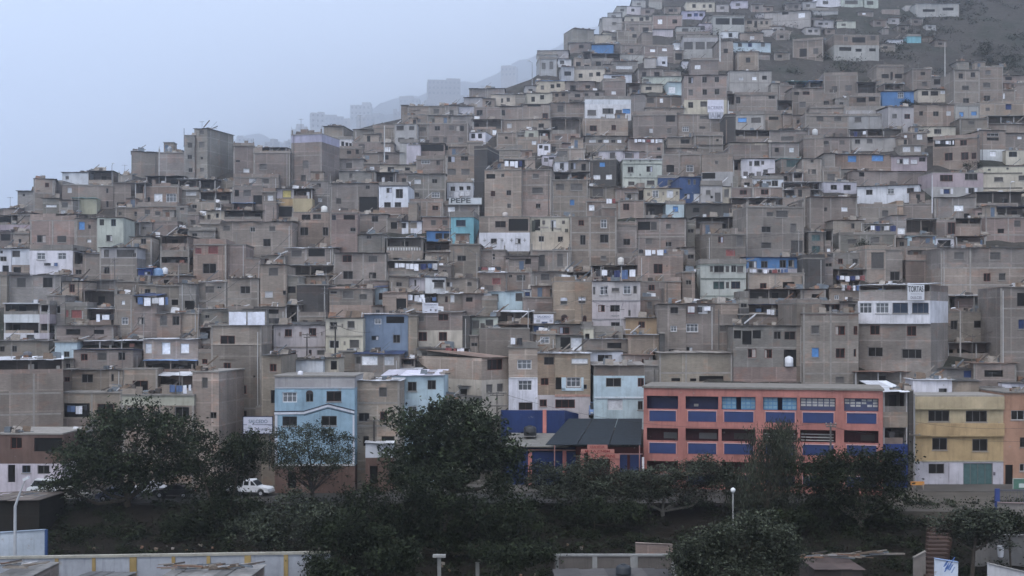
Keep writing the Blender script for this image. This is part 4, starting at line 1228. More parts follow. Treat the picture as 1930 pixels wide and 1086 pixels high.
# ---------------------------------------------------------------- school
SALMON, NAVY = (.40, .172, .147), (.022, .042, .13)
def school():
    f = Face('school_building', 1213, 1664, 140.5, 134.5, STREET + .15); r = f.root; w = f.w; dep = 9.0
    tag(r, 'salmon pink school with rows of open galleries and navy parapet panels', 'school')
    bays = [(1219, 1278), (1292, 1354), (1360, 1424), (1438, 1502), (1508, 1575), (1591, 1656)]
    drop = lambda px: (px - 1219) * .0125
    ws, panels, rooms = [], [], []
    for a, b in bays:
        c = (a + b) / 2; k = drop(c)
        for row, (ya, yb, pa, pb) in enumerate(((745.5, 771, 773.5, 794), (806, 831, 834, 855), (868, 890, 893, 914))):
            u0, z1 = f.loc(a, ya + k); u1, z0 = f.loc(b, yb + k); ws.append([u0, u1, z0, z1, row]); rooms.append((u0, u1, z0, z1, row))
            q0, e1 = f.loc(a + 5, pa + k); q1, e0 = f.loc(b - 4, pb + k); panels.append((q0, q1, e0, e1))
    ztop = f.loc(1438, 734)[1]
    m = MB(); y = 0
    us = sorted({-w / 2, w / 2, *[q[0] for q in ws], *[q[1] for q in ws]}); zs = sorted({-1.0, ztop, *[q[2] for q in ws], *[q[3] for q in ws]})
    def inside(cu, cz): return any(q[0] < cu < q[1] and q[2] < cz < q[3] for q in ws)
    for u0, u1 in zip(us, us[1:]):
        for e0, e1 in zip(zs, zs[1:]):
            if not inside((u0 + u1) / 2, (e0 + e1) / 2): m.quad((u0, 0, e0), (u1, 0, e0), (u1, 0, e1), (u0, 0, e1))
    for q in ws:
        u0, u1, e0, e1 = q[:4]
        for a, b, c, d in (((u0, e0), (u0, e1), 0, .3), ((u1, e1), (u1, e0), 0, .3), ((u1, e0), (u0, e0), 0, .3), ((u0, e1), (u1, e1), 0, .3)):
            m.quad((a[0], c, a[1]), (b[0], c, b[1]), (b[0], d, b[1]), (a[0], d, a[1]))
    m.quad((w / 2, 0, -1), (w / 2, dep, -1), (w / 2, dep, ztop), (w / 2, 0, ztop)); m.quad((-w / 2, dep, -1), (-w / 2, 0, -1), (-w / 2, 0, ztop), (-w / 2, dep, ztop))
    m.quad((w / 2, dep, -1), (-w / 2, dep, -1), (-w / 2, dep, ztop), (w / 2, dep, ztop))
    m.build('wall', 'plaster', r, SALMON)
    b = MB(); b.box(-w / 2 - .15, w / 2 + .15, -.18, dep + .1, ztop + .002, ztop + .22); b.build('roof', 'concrete', r, (.20, .185, .165))
    # set-back classroom walls and gallery floors
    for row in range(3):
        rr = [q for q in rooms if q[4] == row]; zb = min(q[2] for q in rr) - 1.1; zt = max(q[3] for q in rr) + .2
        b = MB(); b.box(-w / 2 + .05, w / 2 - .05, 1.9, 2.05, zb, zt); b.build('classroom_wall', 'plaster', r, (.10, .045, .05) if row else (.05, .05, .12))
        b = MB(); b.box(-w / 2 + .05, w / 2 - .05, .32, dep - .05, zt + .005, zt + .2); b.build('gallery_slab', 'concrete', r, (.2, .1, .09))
    for (q0, q1, e0, e1) in panels:
        b = MB(); b.box(q0, q1, -.03, -.004, e0, e1); o = b.build('parapet_panel', 'paint', r, NAVY)
        t = MB(); t.box(q0 - .1, q1 + .1, -.09, -.004, e1 + .005, e1 + .1); t.build('rail', 'paint', o, (.50, .33, .33))
        t = MB(); t.box(q0 - .1, q0 - .005, -.06, -.004, e0, e1); t.build('side_trim', 'paint', o, (.50, .25, .22))
        t = MB(); t.box(q1 + .005, q1 + .1, -.06, -.004, e0, e1); t.build('side_trim', 'paint', o, (.50, .25, .22))
    for i, (u0, u1, z0, z1, row) in enumerate(rooms):
        bay = i // 3
        if row == 0 and bay >= 2:                    # glazed grids: blue in the middle bays, white towards the right end
            c = (.07, .20, .36) if bay < 4 else (.05, .06, .12); pc = (.20, .33, .42) if bay < 4 else (.46, .46, .44)
            spans = [(u0 + .03, u0 + (u1 - u0) * .43), (u0 + (u1 - u0) * .57, u1 - .03)] if bay < 4 else [(u0 + .03, u1 - .03)]
            for a, b2 in spans:
                g = MB(); g.box(a, b2, .42, .45, z0 + .02, z1 - .02); go = g.build('window', 'paint', r, c)
                n = max(2, round((b2 - a) / .62)); nz = 3
                lo = z0 + (.1 if bay < 4 else (z1 - z0) * .3)
                p = MB()
                for k in range(n):
                    for j in range(nz):
                        if R.random() < .06: continue
                        a0 = a + (b2 - a) * (k + .1) / n; a1 = a + (b2 - a) * (k + .9) / n; h0 = lo + (z1 - .08 - lo) * (j + .14) / nz; h1 = lo + (z1 - .08 - lo) * (j + .86) / nz
                        p.box(a0, a1, 0.405, .418, h0, h1)
                p.build('pane', 'pane', go, pc)
        elif row == 0:
            p = MB(); p.box(u0 + .3, u1 - .05, 1.80, 1.89, z0 - .5, z0 + (z1 - z0) * .8); p.build('notice_board', 'paint', r, (.035, .045, .12))
            if bay == 1:
                p = MB(); p.box(u0 + .8, u0 + 1.3, 1.74, 1.79, z0 + .2, z0 + .5); p.build('notice', 'paint', r, (.5, .48, .42))
        elif row == 1:
            p = MB(); p.box(u0 + (u1 - u0) * R.uniform(.3, .55), u1 - .3, 1.82, 1.89, z0 + .1, z0 + (z1 - z0) * .55); p.build('notice_board', 'paint', r, R.choice([(.18, .18, .17), (.08, .07, .06)]))
            if bay in (3, 4):
                for k in range(3):
                    p = MB(); p.box(u0 + .1, u1 - .2, .5, .56, z0 + .15 + k * .33, z0 + .24 + k * .33); p.build('grille_bar', 'paint', r, (.42, .42, .4))
school()
# ---------------------------------------------------------------- school yard: navy wall, gatehouse, canopy, sign
def slab_thing(name, label, cat, quad, th, m, color, part=None):
    """a sloping sheet given by four world points (front-left, front-right, back-right, back-left)"""
    b = MB(); b.hexa([(p[0], p[1], p[2] - th) for p in quad], [tuple(p) for p in quad])
    return tag(b.build(name, m, None, color), label, cat)
def yard():
    f = Face('yard_wall', 944, 1064, 149, 148.5, 0); f.root['kind'] = 'thing'
    r = tag(f.root, 'navy blue yard wall with one pink post behind the grey roof', 'wall', kind='thing')
    z0, z1 = f.loc(1000, 822)[1], f.loc(1000, 773.5)[1]
    b = MB(); b.box(-f.w / 2, f.w / 2, 0, .25, z0 - 2, z1); b.build('wall_panel', 'plaster', r, NAVY)
    u0, u1 = f.loc(1023, 780)[0], f.loc(1030, 780)[0]
    b = MB(); b.box(u0, u1, -.12, .3, z0 - 2, z1 + .06); b.build('post', 'plaster', r, (.55, .22, .19))
    b = MB(); x0 = f.w / 2 + .01; x1 = x0 + 2.0
    b.hexa([(x0, .0, z0 - 2), (x1, 4, z0 - 2), (x1, 4.25, z0 - 2), (x0, .25, z0 - 2)], [(x0, .0, z1), (x1, 4, z1 - .8), (x1, 4.25, z1 - .8), (x0, .25, z1)]); b.build('return_wall', 'plaster', r, NAVY)
    # gatehouse: navy front with pink posts below the grey sheet roof
    f = Face('gatehouse', 950, 1086, 143, 142, STREET + .15)
    r = tag(f.root, 'low gatehouse with navy front and pink posts under a grey sheet roof', 'gatehouse')
    zt = f.loc(1040, 852)[1]
    b = MB(); b.box(-f.w / 2, f.w / 2, 0, 5.8, -1, zt); b.build('wall', 'plaster', r, NAVY)
    b = MB(); b.hexa([(-f.w / 2 - .3, -.8, zt + .6), (f.w / 2 - 1, -.8, zt + .6), (f.w / 2 + 1.2, 6, zt + 1.5), (-f.w / 2, 6, zt + 1.5)], [(-f.w / 2 - .3, -.8, zt + .7), (f.w / 2 - 1, -.8, zt + .7), (f.w / 2 + 1.2, 6, zt + 1.6), (-f.w / 2, 6, zt + 1.6)])
    b.build('roof', 'sheeting', r, (.19, .185, .17))
    for px in (999, 1064):
        u = f.loc(px, 870)[0]; b = MB(); b.box(u - .22, u + .22, -.1, -.004, -1, zt + .15); b.build('post', 'plaster', r, (.55, .22, .19))
    b = MB(); b.box(-f.w / 2 + 2.8, f.w / 2, -.16, -.004, zt + .16, zt + .3); b.build('top_rail', 'plaster', r, (.5, .3, .27))
    # dark canopy in three strips
    e = empty('canopy', (gx(1120, 144), 144, 0)); tag(e, 'dark slate shade canopy in sloping strips beside the school', 'canopy')
    for i in range(3):
        def P(px, py, D): v = at(px, py, D); return (v.x - e.location.x, v.y - e.location.y, v.z)
        fl = lambda t: P(1027 + (1209 - 1027) * t, 838, 139.5); bl = lambda t: P(1071 + (1211 - 1071) * t, 789, 148.5)
        t0, t1 = i / 3 + .005, (i + 1) / 3 - .005
        b = MB(); q = [fl(t0), fl(t1), bl(t1), bl(t0)]; b.hexa([(p[0], p[1], p[2] - .06) for p in q], q); b.build('shade_sheet', 'cloth', e, (.030, .037, .045))
    for t in (.1, .45, .98):
        p = at(1027 + 182 * t, 838, 139.5); b = MB(); b.bar((p.x - e.location.x, p.y - e.location.y, STREET), (p.x - e.location.x, p.y - e.location.y, p.z - .1), .07); b.build('pole', 'metal', e, (.3, .16, .14))
    # name board at the gate
    f = Face('gate_sign', 1088, 1210, 139.3, 139.2, STREET + .15)
    r = tag(f.root, 'salmon gate board with three lines of red lettering under the canopy', 'sign')
    for (a, b_, ya, yb, words) in ((1107, 1145, 838.5, 846.2, 'S.E.N VITOR'), (1095, 1158, 846.8, 854.4, 'MI LA CNEM'), (1108, 1168, 855.0, 864.5, 'E LA AMERINE')):
        u0, z1 = f.loc(a, ya); u1, z0 = f.loc(b_, yb); m = MB(); m.box(u0, u1, -.05, .05, z0, z1); o = m.build('board', 'paint', r, (.42, .18, .145))
        text(words, 'paint', o, (.22, .02, .02), u0 + (u1 - u0) * .12, u1 - (u1 - u0) * .14, z0 + (z1 - z0) * .2, z1 - (z1 - z0) * .2, -.06)
    u0, z1 = f.loc(1150, 856); u1, z0 = f.loc(1168, 905); m = MB(); m.box(u0, u1, .06, .3, z0, z1); m.build('post', 'plaster', r, SALMON)
    u0, z1 = f.loc(1094, 853); u1, z0 = f.loc(1101, 905); m = MB(); m.box(u0, u1, .06, .3, z0, z1); m.build('post', 'plaster', r, SALMON)
    f = Face('gate_wall', 1085, 1212, 141.4, 141.2, STREET + .15); r = tag(f.root, 'dark red entrance wall with navy doors under the shade canopy', 'wall', kind='thing')
    zt = f.loc(1150, 843)[1]; b = MB(); b.box(-f.w / 2, f.w / 2, 0, .3, -1, zt); b.build('wall_panel', 'plaster', r, (.10, .03, .028))
    for a, b_ in ((1168, 1182), (1187, 1208)):
        u0, z1 = f.loc(a, 857); u1, z0 = f.loc(b_, 905); m = MB(); m.box(u0, u1, -.06, -.004, z0, z1); m.build('door', 'paint', r, NAVY)
    u0, z1 = f.loc(1166, 854.5); u1, z0 = f.loc(1211, 857); m = MB(); m.box(u0, u1, -.1, -.004, z0, z1); m.build('lintel', 'paint', r, (.5, .3, .28))
    p = at(1212, 862, 138.6); b = MB(); b.bar((p.x, p.y, STREET + .1), (p.x, p.y, p.z), .13); tag(b.build('white_post', 'paint', None, (.7, .68, .7)), 'white painted post at the left corner of the salmon school', 'post')
yard()
# ---------------------------------------------------------------- white and yellow walls at the bottom edge
def wall_run(name, label, x0, x1, ya, yb, D, zlow, posts, cap, panel, post, capcol, m='plaster', hp=.0):
    f = Face(name, x0, x1, D, D, 0); r = tag(f.root, label, 'wall', kind='thing')
    za, zb_ = f.loc(x0, ya)[1], f.loc(x1, yb)[1]; w = f.w
    zt = lambda u: za + (zb_ - za) * (u + w / 2) / w
    edges = [x0] + [p for p, _ in posts] + [x1]
    for a, b in zip(edges, edges[1:]):
        u0, u1 = f.loc(a, ya)[0], f.loc(b, ya)[0]
        if u1 - u0 < .1: continue
        q = MB(); q.hexa([(u0, .03, zlow), (u1, .03, zlow), (u1, .2, zlow), (u0, .2, zlow)], [(u0, .03, zt(u0) - .02), (u1, .03, zt(u1) - .02), (u1, .2, zt(u1) - .02), (u0, .2, zt(u0) - .02)]); q.build('wall_panel', m, r, panel)
    for p, hw in posts:
        u0, u1 = f.loc(p - hw, ya)[0], f.loc(p + hw, ya)[0]
        q = MB(); q.box(u0, u1, -.06, .26, zlow, zt((u0 + u1) / 2) + hp); q.build('pillar', m, r, post)
    q = MB(); c = cap; q.hexa([(-w / 2, -.09, za), (w / 2, -.09, zb_), (w / 2, .29, zb_), (-w / 2, .29, za)], [(-w / 2, -.09, za + c), (w / 2, -.09, zb_ + c), (w / 2, .29, zb_ + c), (-w / 2, .29, za + c)]); q.build('coping', m, r, capcol)
wall_run('perimeter_wall', 'white wall with yellow pillars along the bottom of the bank', -10, 622, 1054, 1044, 108.5, zat(1130, 108.5), [(107, 3.2), (177, 3.2), (251, 6.5), (327, 3.4), (393, 3.4), (467, 6), (539, 4)], .22, (.36, .38, .42), (.36, .26, .11), (.36, .345, .30))
wall_run('boundary_wall', 'grey panelled wall with pale posts left of the grey-green foreground tree', 1044, 1276, 1048.5, 1048.5, 107, zat(1130, 107), [(1050, 3), (1121, 4.5), (1195, 7), (1270, 4.5)], .17, (.14, .125, .115), (.27, .27, .265), (.26, .26, .255))
wall_run('brick_stub_wall', 'short rough pinkish brick wall behind the grey panelled wall', 1198, 1268, 1024, 1027, 115, zat(1075, 115), [], .05, (.26, .20, .175), (.3, .3, .3), (.22, .18, .16), 'masonry')
wall_run('painted_wall', 'white and sky blue painted bank wall at the left edge', -12, 84, 1005, 999, 112.5, zat(1100, 112.5), [(86.5, 2.0)], .05, (.45, .50, .56), (.04, .08, .2), (.28, .34, .42))
wall_run('mural_wall', 'white wall with blue brush marks beside the red stair', 1762, 1806, 1053, 1060, 107, zat(1130, 107), [], .04, (.56, .62, .72), (.3, .3, .3), (.3, .4, .6))
wall_run('graffiti_wall', 'white scribbled wall in the bottom right corner', 1862, 1945, 1062, 1082, 106, zat(1140, 106), [], .06, (.5, .5, .52), (.3, .3, .3), (.35, .34, .33))
wall_run('court_wall', 'pale concrete wall beside the blue gate post at the right edge', 1881, 1950, 948, 950, 121, STREET - 5, [], .08, (.22, .20, .185), (.3, .3, .3), (.22, .17, .16))
wall_run('slope_wall', 'light concrete retaining wall below the right end of the plaza', 1836, 1950, 1010, 1010, 114, zat(1100, 114), [], .1, (.2, .19, .18), (.3, .3, .3), (.25, .24, .23))
wall_run('stair_wall', 'grey side wall of the red stair at the bottom right', 1722, 1745, 1052, 1040, 109, zat(1120, 109), [], .08, (.2, .18, .165), (.3, .3, .3), (.25, .23, .21))
# brush marks on the mural wall
f = Face(None, 1762, 1806, 107, 107, 0)
mur = next(o for o in COL.objects if o.name == 'mural_wall')
for k in range(9):
    u = R.uniform(-f.w / 2 + .2, f.w / 2 - .3); z = zat(R.uniform(1060, 1082), 107); b = MB()
    b.hexa([(u, .012, z), (u + .12, .012, z), (u + .12, .028, z), (u, .028, z)], [(u + .3, .012, z + .5), (u + .42, .012, z + .55), (u + .42, .028, z + .55), (u + .3, .028, z + .5)]); b.build('brush_mark', 'paint', mur, R.choice([(.08, .16, .42), (.2, .3, .5)]))
# red stair down the bank
b = MB(); n = 16
for k in range(n):
    D = 122.5 - k * .95; py = 985 + (1086 - 985) * k / n; xa, xb = 1748 - k * .6, 1792 - k * 1.2
    z = STREET - .35 - k * (STREET - 3.4) / n
    b.box(gx(xa, D), gx(xb, D), D - .97, D, z - 1.2, z)
struct(b.build('stairway', 'paving', None, (.075, .05, .042)))
# sheds whose roofs cut into the bottom edge
def shed(label, x0, x1, yf, yb, Df, Db, wallc, roofc, ribs=0, zlow=None):
    f = Face('shed', x0, x1, Df, Df, 0); r = tag(f.root, label, 'shed'); w = f.w
    z0, z1 = zat(yf, Df), zat(yb, Db); zl = zlow if zlow is not None else zat(1160, Df) - 2
    L = Db - Df
    b = MB(); b.hexa([(-w / 2 + .1, .25, zl), (w / 2 - .1, .25, zl), (w / 2 - .1, L - .1, zl), (-w / 2 + .1, L - .1, zl)], [(-w / 2 + .1, .25, z0 - .06), (w / 2 - .1, .25, z0 - .06), (w / 2 - .1, L - .1, z1 - .06), (-w / 2 + .1, L - .1, z1 - .06)]); b.build('wall', 'masonry', r, wallc)
    b = MB(); n = max(3, round(w / 1.0))
    for k in range(n):
        u0, u1 = -w / 2 + w * k / n, -w / 2 + w * (k + 1) / n + .06; d0, d1 = R.uniform(-.3, .1), R.uniform(-.2, .4); s = R.uniform(0, .05)
        b.hexa([(u0, d0, z0 + s), (u1, d0, z0 + s + .03), (u1, L + d1, z1 + s + .03), (u0, L + d1, z1 + s)], [(u0, d0, z0 + s + .04), (u1, d0, z0 + s + .07), (u1, L + d1, z1 + s + .07), (u0, L + d1, z1 + s + .04)])
    b.build('roof', 'sheeting', r, roofc)
    return f, r
shed('grey sheet roofed shed in the bottom left corner', -20, 52, 1092, 1061, 97, 104, (.2, .17, .15), (.14, .135, .13))
shed('low dark roofed shed before the white wall panels', 120, 216, 1096, 1079, 97, 103, (.2, .17, .15), (.10, .10, .10))
shed('cluttered grey shed roof below the yellow pillared wall', 288, 462, 1096, 1067, 95, 103, (.2, .17, .15), (.17, .165, .16))
shed('dark flat shed roof under the black water tank', 1046, 1274, 1092, 1074, 97, 103, (.12, .11, .10), (.065, .06, .058))
shed('low hut with a board roof below the street at the left edge', -25, 74, 944, 928, 119, 126, (.02, .018, .015), (.12, .10, .088), zlow=STREET - 5)
shed('red roofed shack at the foot of the bank left of the stair', 1535, 1630, 1075, 1052, 105, 111, (.06, .05, .045), (.07, .05, .044))
# ---------------------------------------------------------------- tanks
def tank(label, px, pbase, wpx, hpx, D, color, stand=0):
    p = at(px, pbase, D); r = wpx / 2 * D / F; h = hpx * D / F
    e = empty('water_tank', (p.x, p.y, p.z)); tag(e, label, 'water tank', 'water tanks on the roofs')
    z = 0
    if stand:
        z = h * .3; b = MB()
        for a, c in ((-1, -1), (1, -1), (1, 1), (-1, 1)): b.bar((a * r * .7, c * r * .7, 0), (a * r * .7, c * r * .7, z - .03), .05)
        b.box(-r, r, -r, r, z - .1, z - .002); b.build('stand', 'metal', e, (.2, .19, .18)); h -= z
    b = MB(); b.lathe((0, 0, z), [(r * .96, 0), (r, h * .06), (r, h * .34), (r * 1.03, h * .37), (r, h * .40), (r, h * .74), (r * .86, h * .86), (r * .5, h * .94), (r * .3, h * .95)], 20); b.build('tank_body', 'plastic', e, color, smooth=True)
    b = MB(); b.lathe((0, 0, z), [(r * .33, h * .953), (r * .33, h * .985), (r * .28, h)], 14); b.build('lid', 'plastic', e, tuple(min(1, x * 1.1) for x in color))
def hat(px, py):
    """depth of the front-most house whose roof line is near this row"""
    c = [h for h in HOUSES if h.x0 - 2 <= px <= h.x1 + 2 and abs(h.y0 - py) < 7]
    if not c: c = [h for h in HOUSES if h.x0 - 2 <= px <= h.x1 + 2 and h.y0 - 3 <= py <= h.y1]
    return max(c, key=lambda h: h.y1).D if c else D_of(py)
for label, px, pb, wp, hp, colr, st in [
    ('black water tank on the dark shed roof at the bottom', 1175, 1090, 29, 27, (.02, .024, .03), 0),
    ('black water tank on a stand on the grey gatehouse roof', 999, 829, 24, 27, (.03, .032, .035), 1),
    ('big faded blue water tank on the left slope', 298, 526, 23, 21, (.16, .26, .42), 0),
    ('white square-shouldered tank beside the blue water tank', 311, 517, 11, 13, (.66, .67, .7), 0),
    ('white water tank on a brick roof left of the salmon house', 330, 556, 14, 19, (.7, .7, .72), 0),
    ('grey tank standing alone on the left skyline', 320, 291, 9, 15, (.25, .27, .3), 0),
    ('white tank on a frame above the yellow balcony house', 538, 342, 13, 17, (.66, .67, .7), 0),
    ('white domed tank on the pink brick roof, left of two', 611, 401, 12, 13, (.66, .65, .62), 0),
    ('white domed tank on the pink brick roof, right of two', 645, 402, 13, 9, (.66, .65, .62), 0),
    ('pale tank above the tan stained house corner', 952, 409, 10, 9, (.45, .4, .37), 0),
    ('white tank beside the washing on the right tower roof', 1170, 499, 12, 14, (.55, .53, .5), 0),
    ('cream tank seen in front of the three storey brick tower', 1454, 261, 11, 12, (.5, .48, .45), 0),
    ('white tank inside the opening of the torn opening house', 1487, 691, 16, 20, (.68, .7, .74), 0),
    ('black tank under a board on the big left brick building', 52, 677, 16, 15, (.1, .1, .11), 0),
    ('white tank high on the right slope near the dark bushes', 1597, 149, 10, 8, (.68, .7, .74), 0),
    ('yellowish round tank on the roof above the aqua corner house', 1202, 657, 12, 13, (.5, .45, .33), 0),
    ('white tank on the terrace above the white stair alley house', 1657, 434, 12, 12, (.6, .6, .62), 0),
    ('pale tank on the grey roofs near the upper reservoir', 1536, 255, 10, 12, (.5, .5, .5), 0),
    ('white tank on the white plank cabin terrace', 566, 708, 10, 9, (.7, .7, .74), 0)]:
    D = 99 if pb > 1050 else 146 if 'gatehouse' in label else hat(px, pb) + (1.5 if pb < 900 else 0)
    if 'inside' in label: D = hat(px, 650) - .05
    tank(label, px, pb, wp, hp, D, colr, st)
# ---------------------------------------------------------------- washing
def washing(label, x0, x1, yt, yb, D=None, full=False, sag=.12):
    D = D if D else hat((x0 + x1) / 2, yb) - .35
    a, b2 = at(x0, yt, D), at(x1, yt, D); e = empty('washing_line', tuple((a + b2) / 2)); tag(e, label, 'washing', 'washing hung out to dry')
    W = (b2 - a).length; H = (yb - yt) * D / F
    b = MB(); b.bar((-W / 2, 0, 0), (0, 0, -sag), .015, 4); b.bar((0, 0, -sag), (W / 2, 0, 0), .015, 4); b.build('rope', 'cloth', e, (.3, .3, .3))
    u = -W / 2 + .1
    while u < W / 2 - .25:
        g = R.uniform(.35, .95) if not full else W * .46; g = min(g, W / 2 - u); z = -sag * (1 - abs(u + g / 2) / (W / 2)); hh = H * (R.uniform(.55, 1.0) if not full else 1)
        b = MB(); k = 4
        for i in range(k):
            y0, y1 = .05 * math.sin(i * 2.1), .05 * math.sin((i + 1) * 2.1)
            b.hexa([(u + g * i / k, y0, z - hh), (u + g * (i + 1) / k, y1, z - hh * R.uniform(.93, 1)), (u + g * (i + 1) / k, y1 + .02, z - hh), (u + g * i / k, y0 + .02, z - hh)], [(u + g * i / k, y0, z), (u + g * (i + 1) / k, y1, z), (u + g * (i + 1) / k, y1 + .02, z), (u + g * i / k, y0 + .02, z)])
        c = R.choice([(.74, .75, .8), (.74, .75, .8), (.66, .67, .72), (.04, .05, .12), (.10, .15, .27), (.5, .5, .52), (.05, .05, .055), (.74, .75, .8), (.24, .09, .09)]) if not full else (.66, .68, .76)
        b.build('garment', 'cloth', e, c); u += g + R.uniform(.03, .3)
for args in [
    ('white and navy washing on the framed washing terrace', 743, 838, 496, 510), ('white washing over the one square window house', 1203, 1261, 470, 482), ('white washing along the rail of the blue terrace', 1412, 1490, 507, 516),
    ('white clothes hung under the white sheet awning', 318, 360, 725, 742), ('dark and white washing beside the red window house', 180, 215, 592, 608), ('striped washing inside the red shuttered house opening', 125, 164, 764, 780),
    ('white sheets hung on the tall tan building roof', 430, 500, 587, 612, None, True), ('blue and white washing below the four dark roofs left', 258, 320, 560, 576), ('washing under the two windows of the wide white house', 82, 110, 495, 502),
    ('washing in front of the white PEPE wall', 846, 885, 361, 374), ('coloured washing in the loft above the stained tan house', 950, 984, 303, 318), ('washing on the four red window house', 1762, 1798, 265, 273),
    ('white pennants over the brick terrace left of TORTAS', 1575, 1630, 519, 530), ('washing over the terrace above the pinkish white house', 1122, 1200, 508, 526), ('dark clothes below the white plank roof terrace', 900, 945, 503, 511),
    ('grey washing in front of the dark room on the tan wall house', 961, 985, 636, 650), ('washing between the pink house and the cream ornament house', 1142, 1160, 374, 384), ('washing along the white hut terrace far right', 1640, 1690, 425, 437),
    ('red and white washing above the white barred window house', 1295, 1340, 577, 590), ('navy and white washing on the lower right terrace', 1444, 1500, 583, 596), ('bluish washing on the terrace of the right brick row', 1585, 1625, 537, 550),
    ('white washing at the foot of the baluster house', 768, 800, 555, 570), ('pale washing strung over the tan wall junk roof', 838, 880, 655, 668), ('white washing high on the upper right houses', 1600, 1635, 247, 257),
    ('red and white washing on the ridge terrace roof', 1195, 1250, 262, 270), ('clothes hung beside the white wide window house', 780, 822, 560, 572)]:
    washing(*args)

# ---------------------------------------------------------------- painted trims and ornaments on particular houses
BYS = {h.short: h for h in HOUSES if h.short}
def deco(short, tile, rects, name='trim'):
    h = BYS[short]; tx, ty = TILE[tile]
    for (a, b_, c, d, col) in rects:
        u0, z1 = h.loc(tx + a / Z, ty + b_ / Z); u1, z0 = h.loc(tx + c / Z, ty + d / Z)
        m = MB(); m.box(u0, u1, -.07, -.004, z0, z1); m.build(name, 'plaster', h.root, col)
def slant(short, tile, pts, thick, col, name='gable_trim', proud=.12):
    h = BYS[short]; tx, ty = TILE[tile]; q = [h.loc(tx + a / Z, ty + b_ / Z) for a, b_ in pts]; m = MB(); t = thick / Z * h.D / F
    up = [(u, z + t / 2) for u, z in q]; dn = [(u, z - t / 2) for u, z in q]
    m.prism(up + list(reversed(dn)), -proud, -.004); m.build(name, 'plaster', h.root, col)
def half(short, tile, cx, y, r, col, name, down=False):
    h = BYS[short]; tx, ty = TILE[tile]; u, z = h.loc(tx + cx / Z, ty + y / Z); rr = r / Z * h.D / F; m = MB()
    m.prism([(u + rr * math.cos(math.pi * k / 10), z + rr * .9 * math.sin(math.pi * k / 10)) for k in range(11)][::-1], -.05, -.006); m.build(name, 'pane', h.root, col)
WT, DK = (.60, .62, .68), (.06, .07, .09)
G = [(662, 672), (930, 668), (1150, 602), (1390, 662)]
slant('light blue house', 'B3', G, 20, WT); slant('light blue house', 'B3', [(a, b - 16) for a, b in G], 9, DK, 'gable_edge', .15)
slant('light blue house', 'B3', [(930, 690), (1150, 626), (1390, 684)], 5, DK, 'gable_line', .03)
deco('light blue house', 'B3', [(668, 690, 690, 1130, WT), (1374, 690, 1390, 1130, WT), (668, 1130, 1390, 1150, (.5, .5, .5)), (668, 436, 1390, 446, (.42, .45, .5)), (560, 1165, 0, 0, WT)][:4])
half('light blue house', 'B3', 982, 492, 34, (.06, .05, .05), 'fanlight')
deco('pinkish white house', 'D2', [(-113, 656, 320, 668, (.25, .24, .25)), (-113, 824, 320, 836, (.25, .24, .25)), (60, 790, 130, 800, (.3, .3, .3))], 'belt')
deco('mint tower house', 'D2', [(870, 455, 1282, 467, (.18, .2, .18)), (870, 612, 1282, 622, (.3, .33, .3)), (870, 326, 1282, 336, (.55, .6, .53))], 'belt')
deco('pale mint house', 'D1', [(167, 426, 516, 436, (.2, .22, .2)), (167, 552, 516, 560, (.25, .27, .24))], 'belt')
deco('pale mint house', 'D1', [(x - 8, y - 9, x + 8, y + 9, (.22, .23, .22)) for x, y in ((235, 403), (320, 403), (412, 403), (235, 530), (320, 527), (410, 524))], 'ornament')
deco('pale yellow house', 'B2', [(1130, 976, 1466, 990, (.30, .28, .24)), (1272, 870, 1288, 902, (.22, .2, .18)), (1292, 1030, 1308, 1064, (.22, .2, .18))], 'ornament')
deco('pinkish cream house', 'B2', [(700, 950, 716, 980, (.3, .27, .26)), (890, 945, 910, 980, (.2, .15, .13)), (1085, 945, 1098, 975, (.3, .27, .26)), (657, 1078, 1123, 1088, (.25, .22, .2))], 'ornament')
for n, c in (('left brown twin house', 1461), ('right brown twin house', 1626)): half(n, 'C2', c, 662, 32, (.55, .57, .64), 'half_moon_window')
half('left brown twin house', 'C2', 1465, 812, 30, (.06, .04, .04), 'door_arch'); half('right brown twin house', 'C2', 1650, 810, 18, (.06, .04, .04), 'door_arch')
for x in (742, 900, 985, 1105): deco('loggia house', 'C1', [(x - 14, 1121, x + 14, 1127, (.3, .3, .3)), (x - 3, 1108, x + 3, 1140, (.3, .3, .3))], 'cross_mark')
deco('cream mural house', 'C1', [(1170, 945, 1200, 1045, (.08, .09, .08)), (1265, 945, 1290, 980, (.12, .11, .11)), (1350, 950, 1365, 1040, (.05, .05, .05)), (1445, 945, 1470, 975, (.12, .11, .11)), (1230, 1000, 1320, 1012, (.32, .3, .28)), (1380, 1015, 1440, 1025, (.32, .3, .28)), (1470, 1020, 1500, 1050, (.12, .12, .11)), (1185, 1085, 1195, 1110, (.4, .36, .3)), (1330, 1080, 1350, 1110, (.4, .36, .3))], 'wall_drawing')
deco('white mural house', 'D1', [(1260, 500, 1300, 545, (.16, .15, .15)), (1310, 515, 1360, 548, (.1, .1, .1)), (1380, 500, 1420, 545, (.2, .19, .19)), (1435, 510, 1475, 548, (.06, .06, .07)), (1480, 470, 1535, 476, (.35, .35, .36))], 'wall_drawing')
deco('landscape painted wall', 'E2', [(945, 75, 1120, 105, (.16, .24, .40)), (950, 140, 1110, 185, (.07, .09, .12)), (990, 108, 1060, 120, (.62, .66, .74))], 'wall_painting')
deco('long cream house', 'E1', [(1560, 510, 1915, 520, (.16, .15, .13)), (1560, 645, 1915, 654, (.16, .15, .13)), (1600, 475, 1625, 490, (.1, .1, .1)), (1770, 465, 1790, 480, (.1, .1, .1))], 'belt')
deco('cream ornament house', 'D1', [(392, 690, 412, 715, (.2, .18, .16)), (520, 688, 534, 712, (.3, .27, .24)), (650, 690, 664, 712, (.2, .18, .16))], 'ornament')
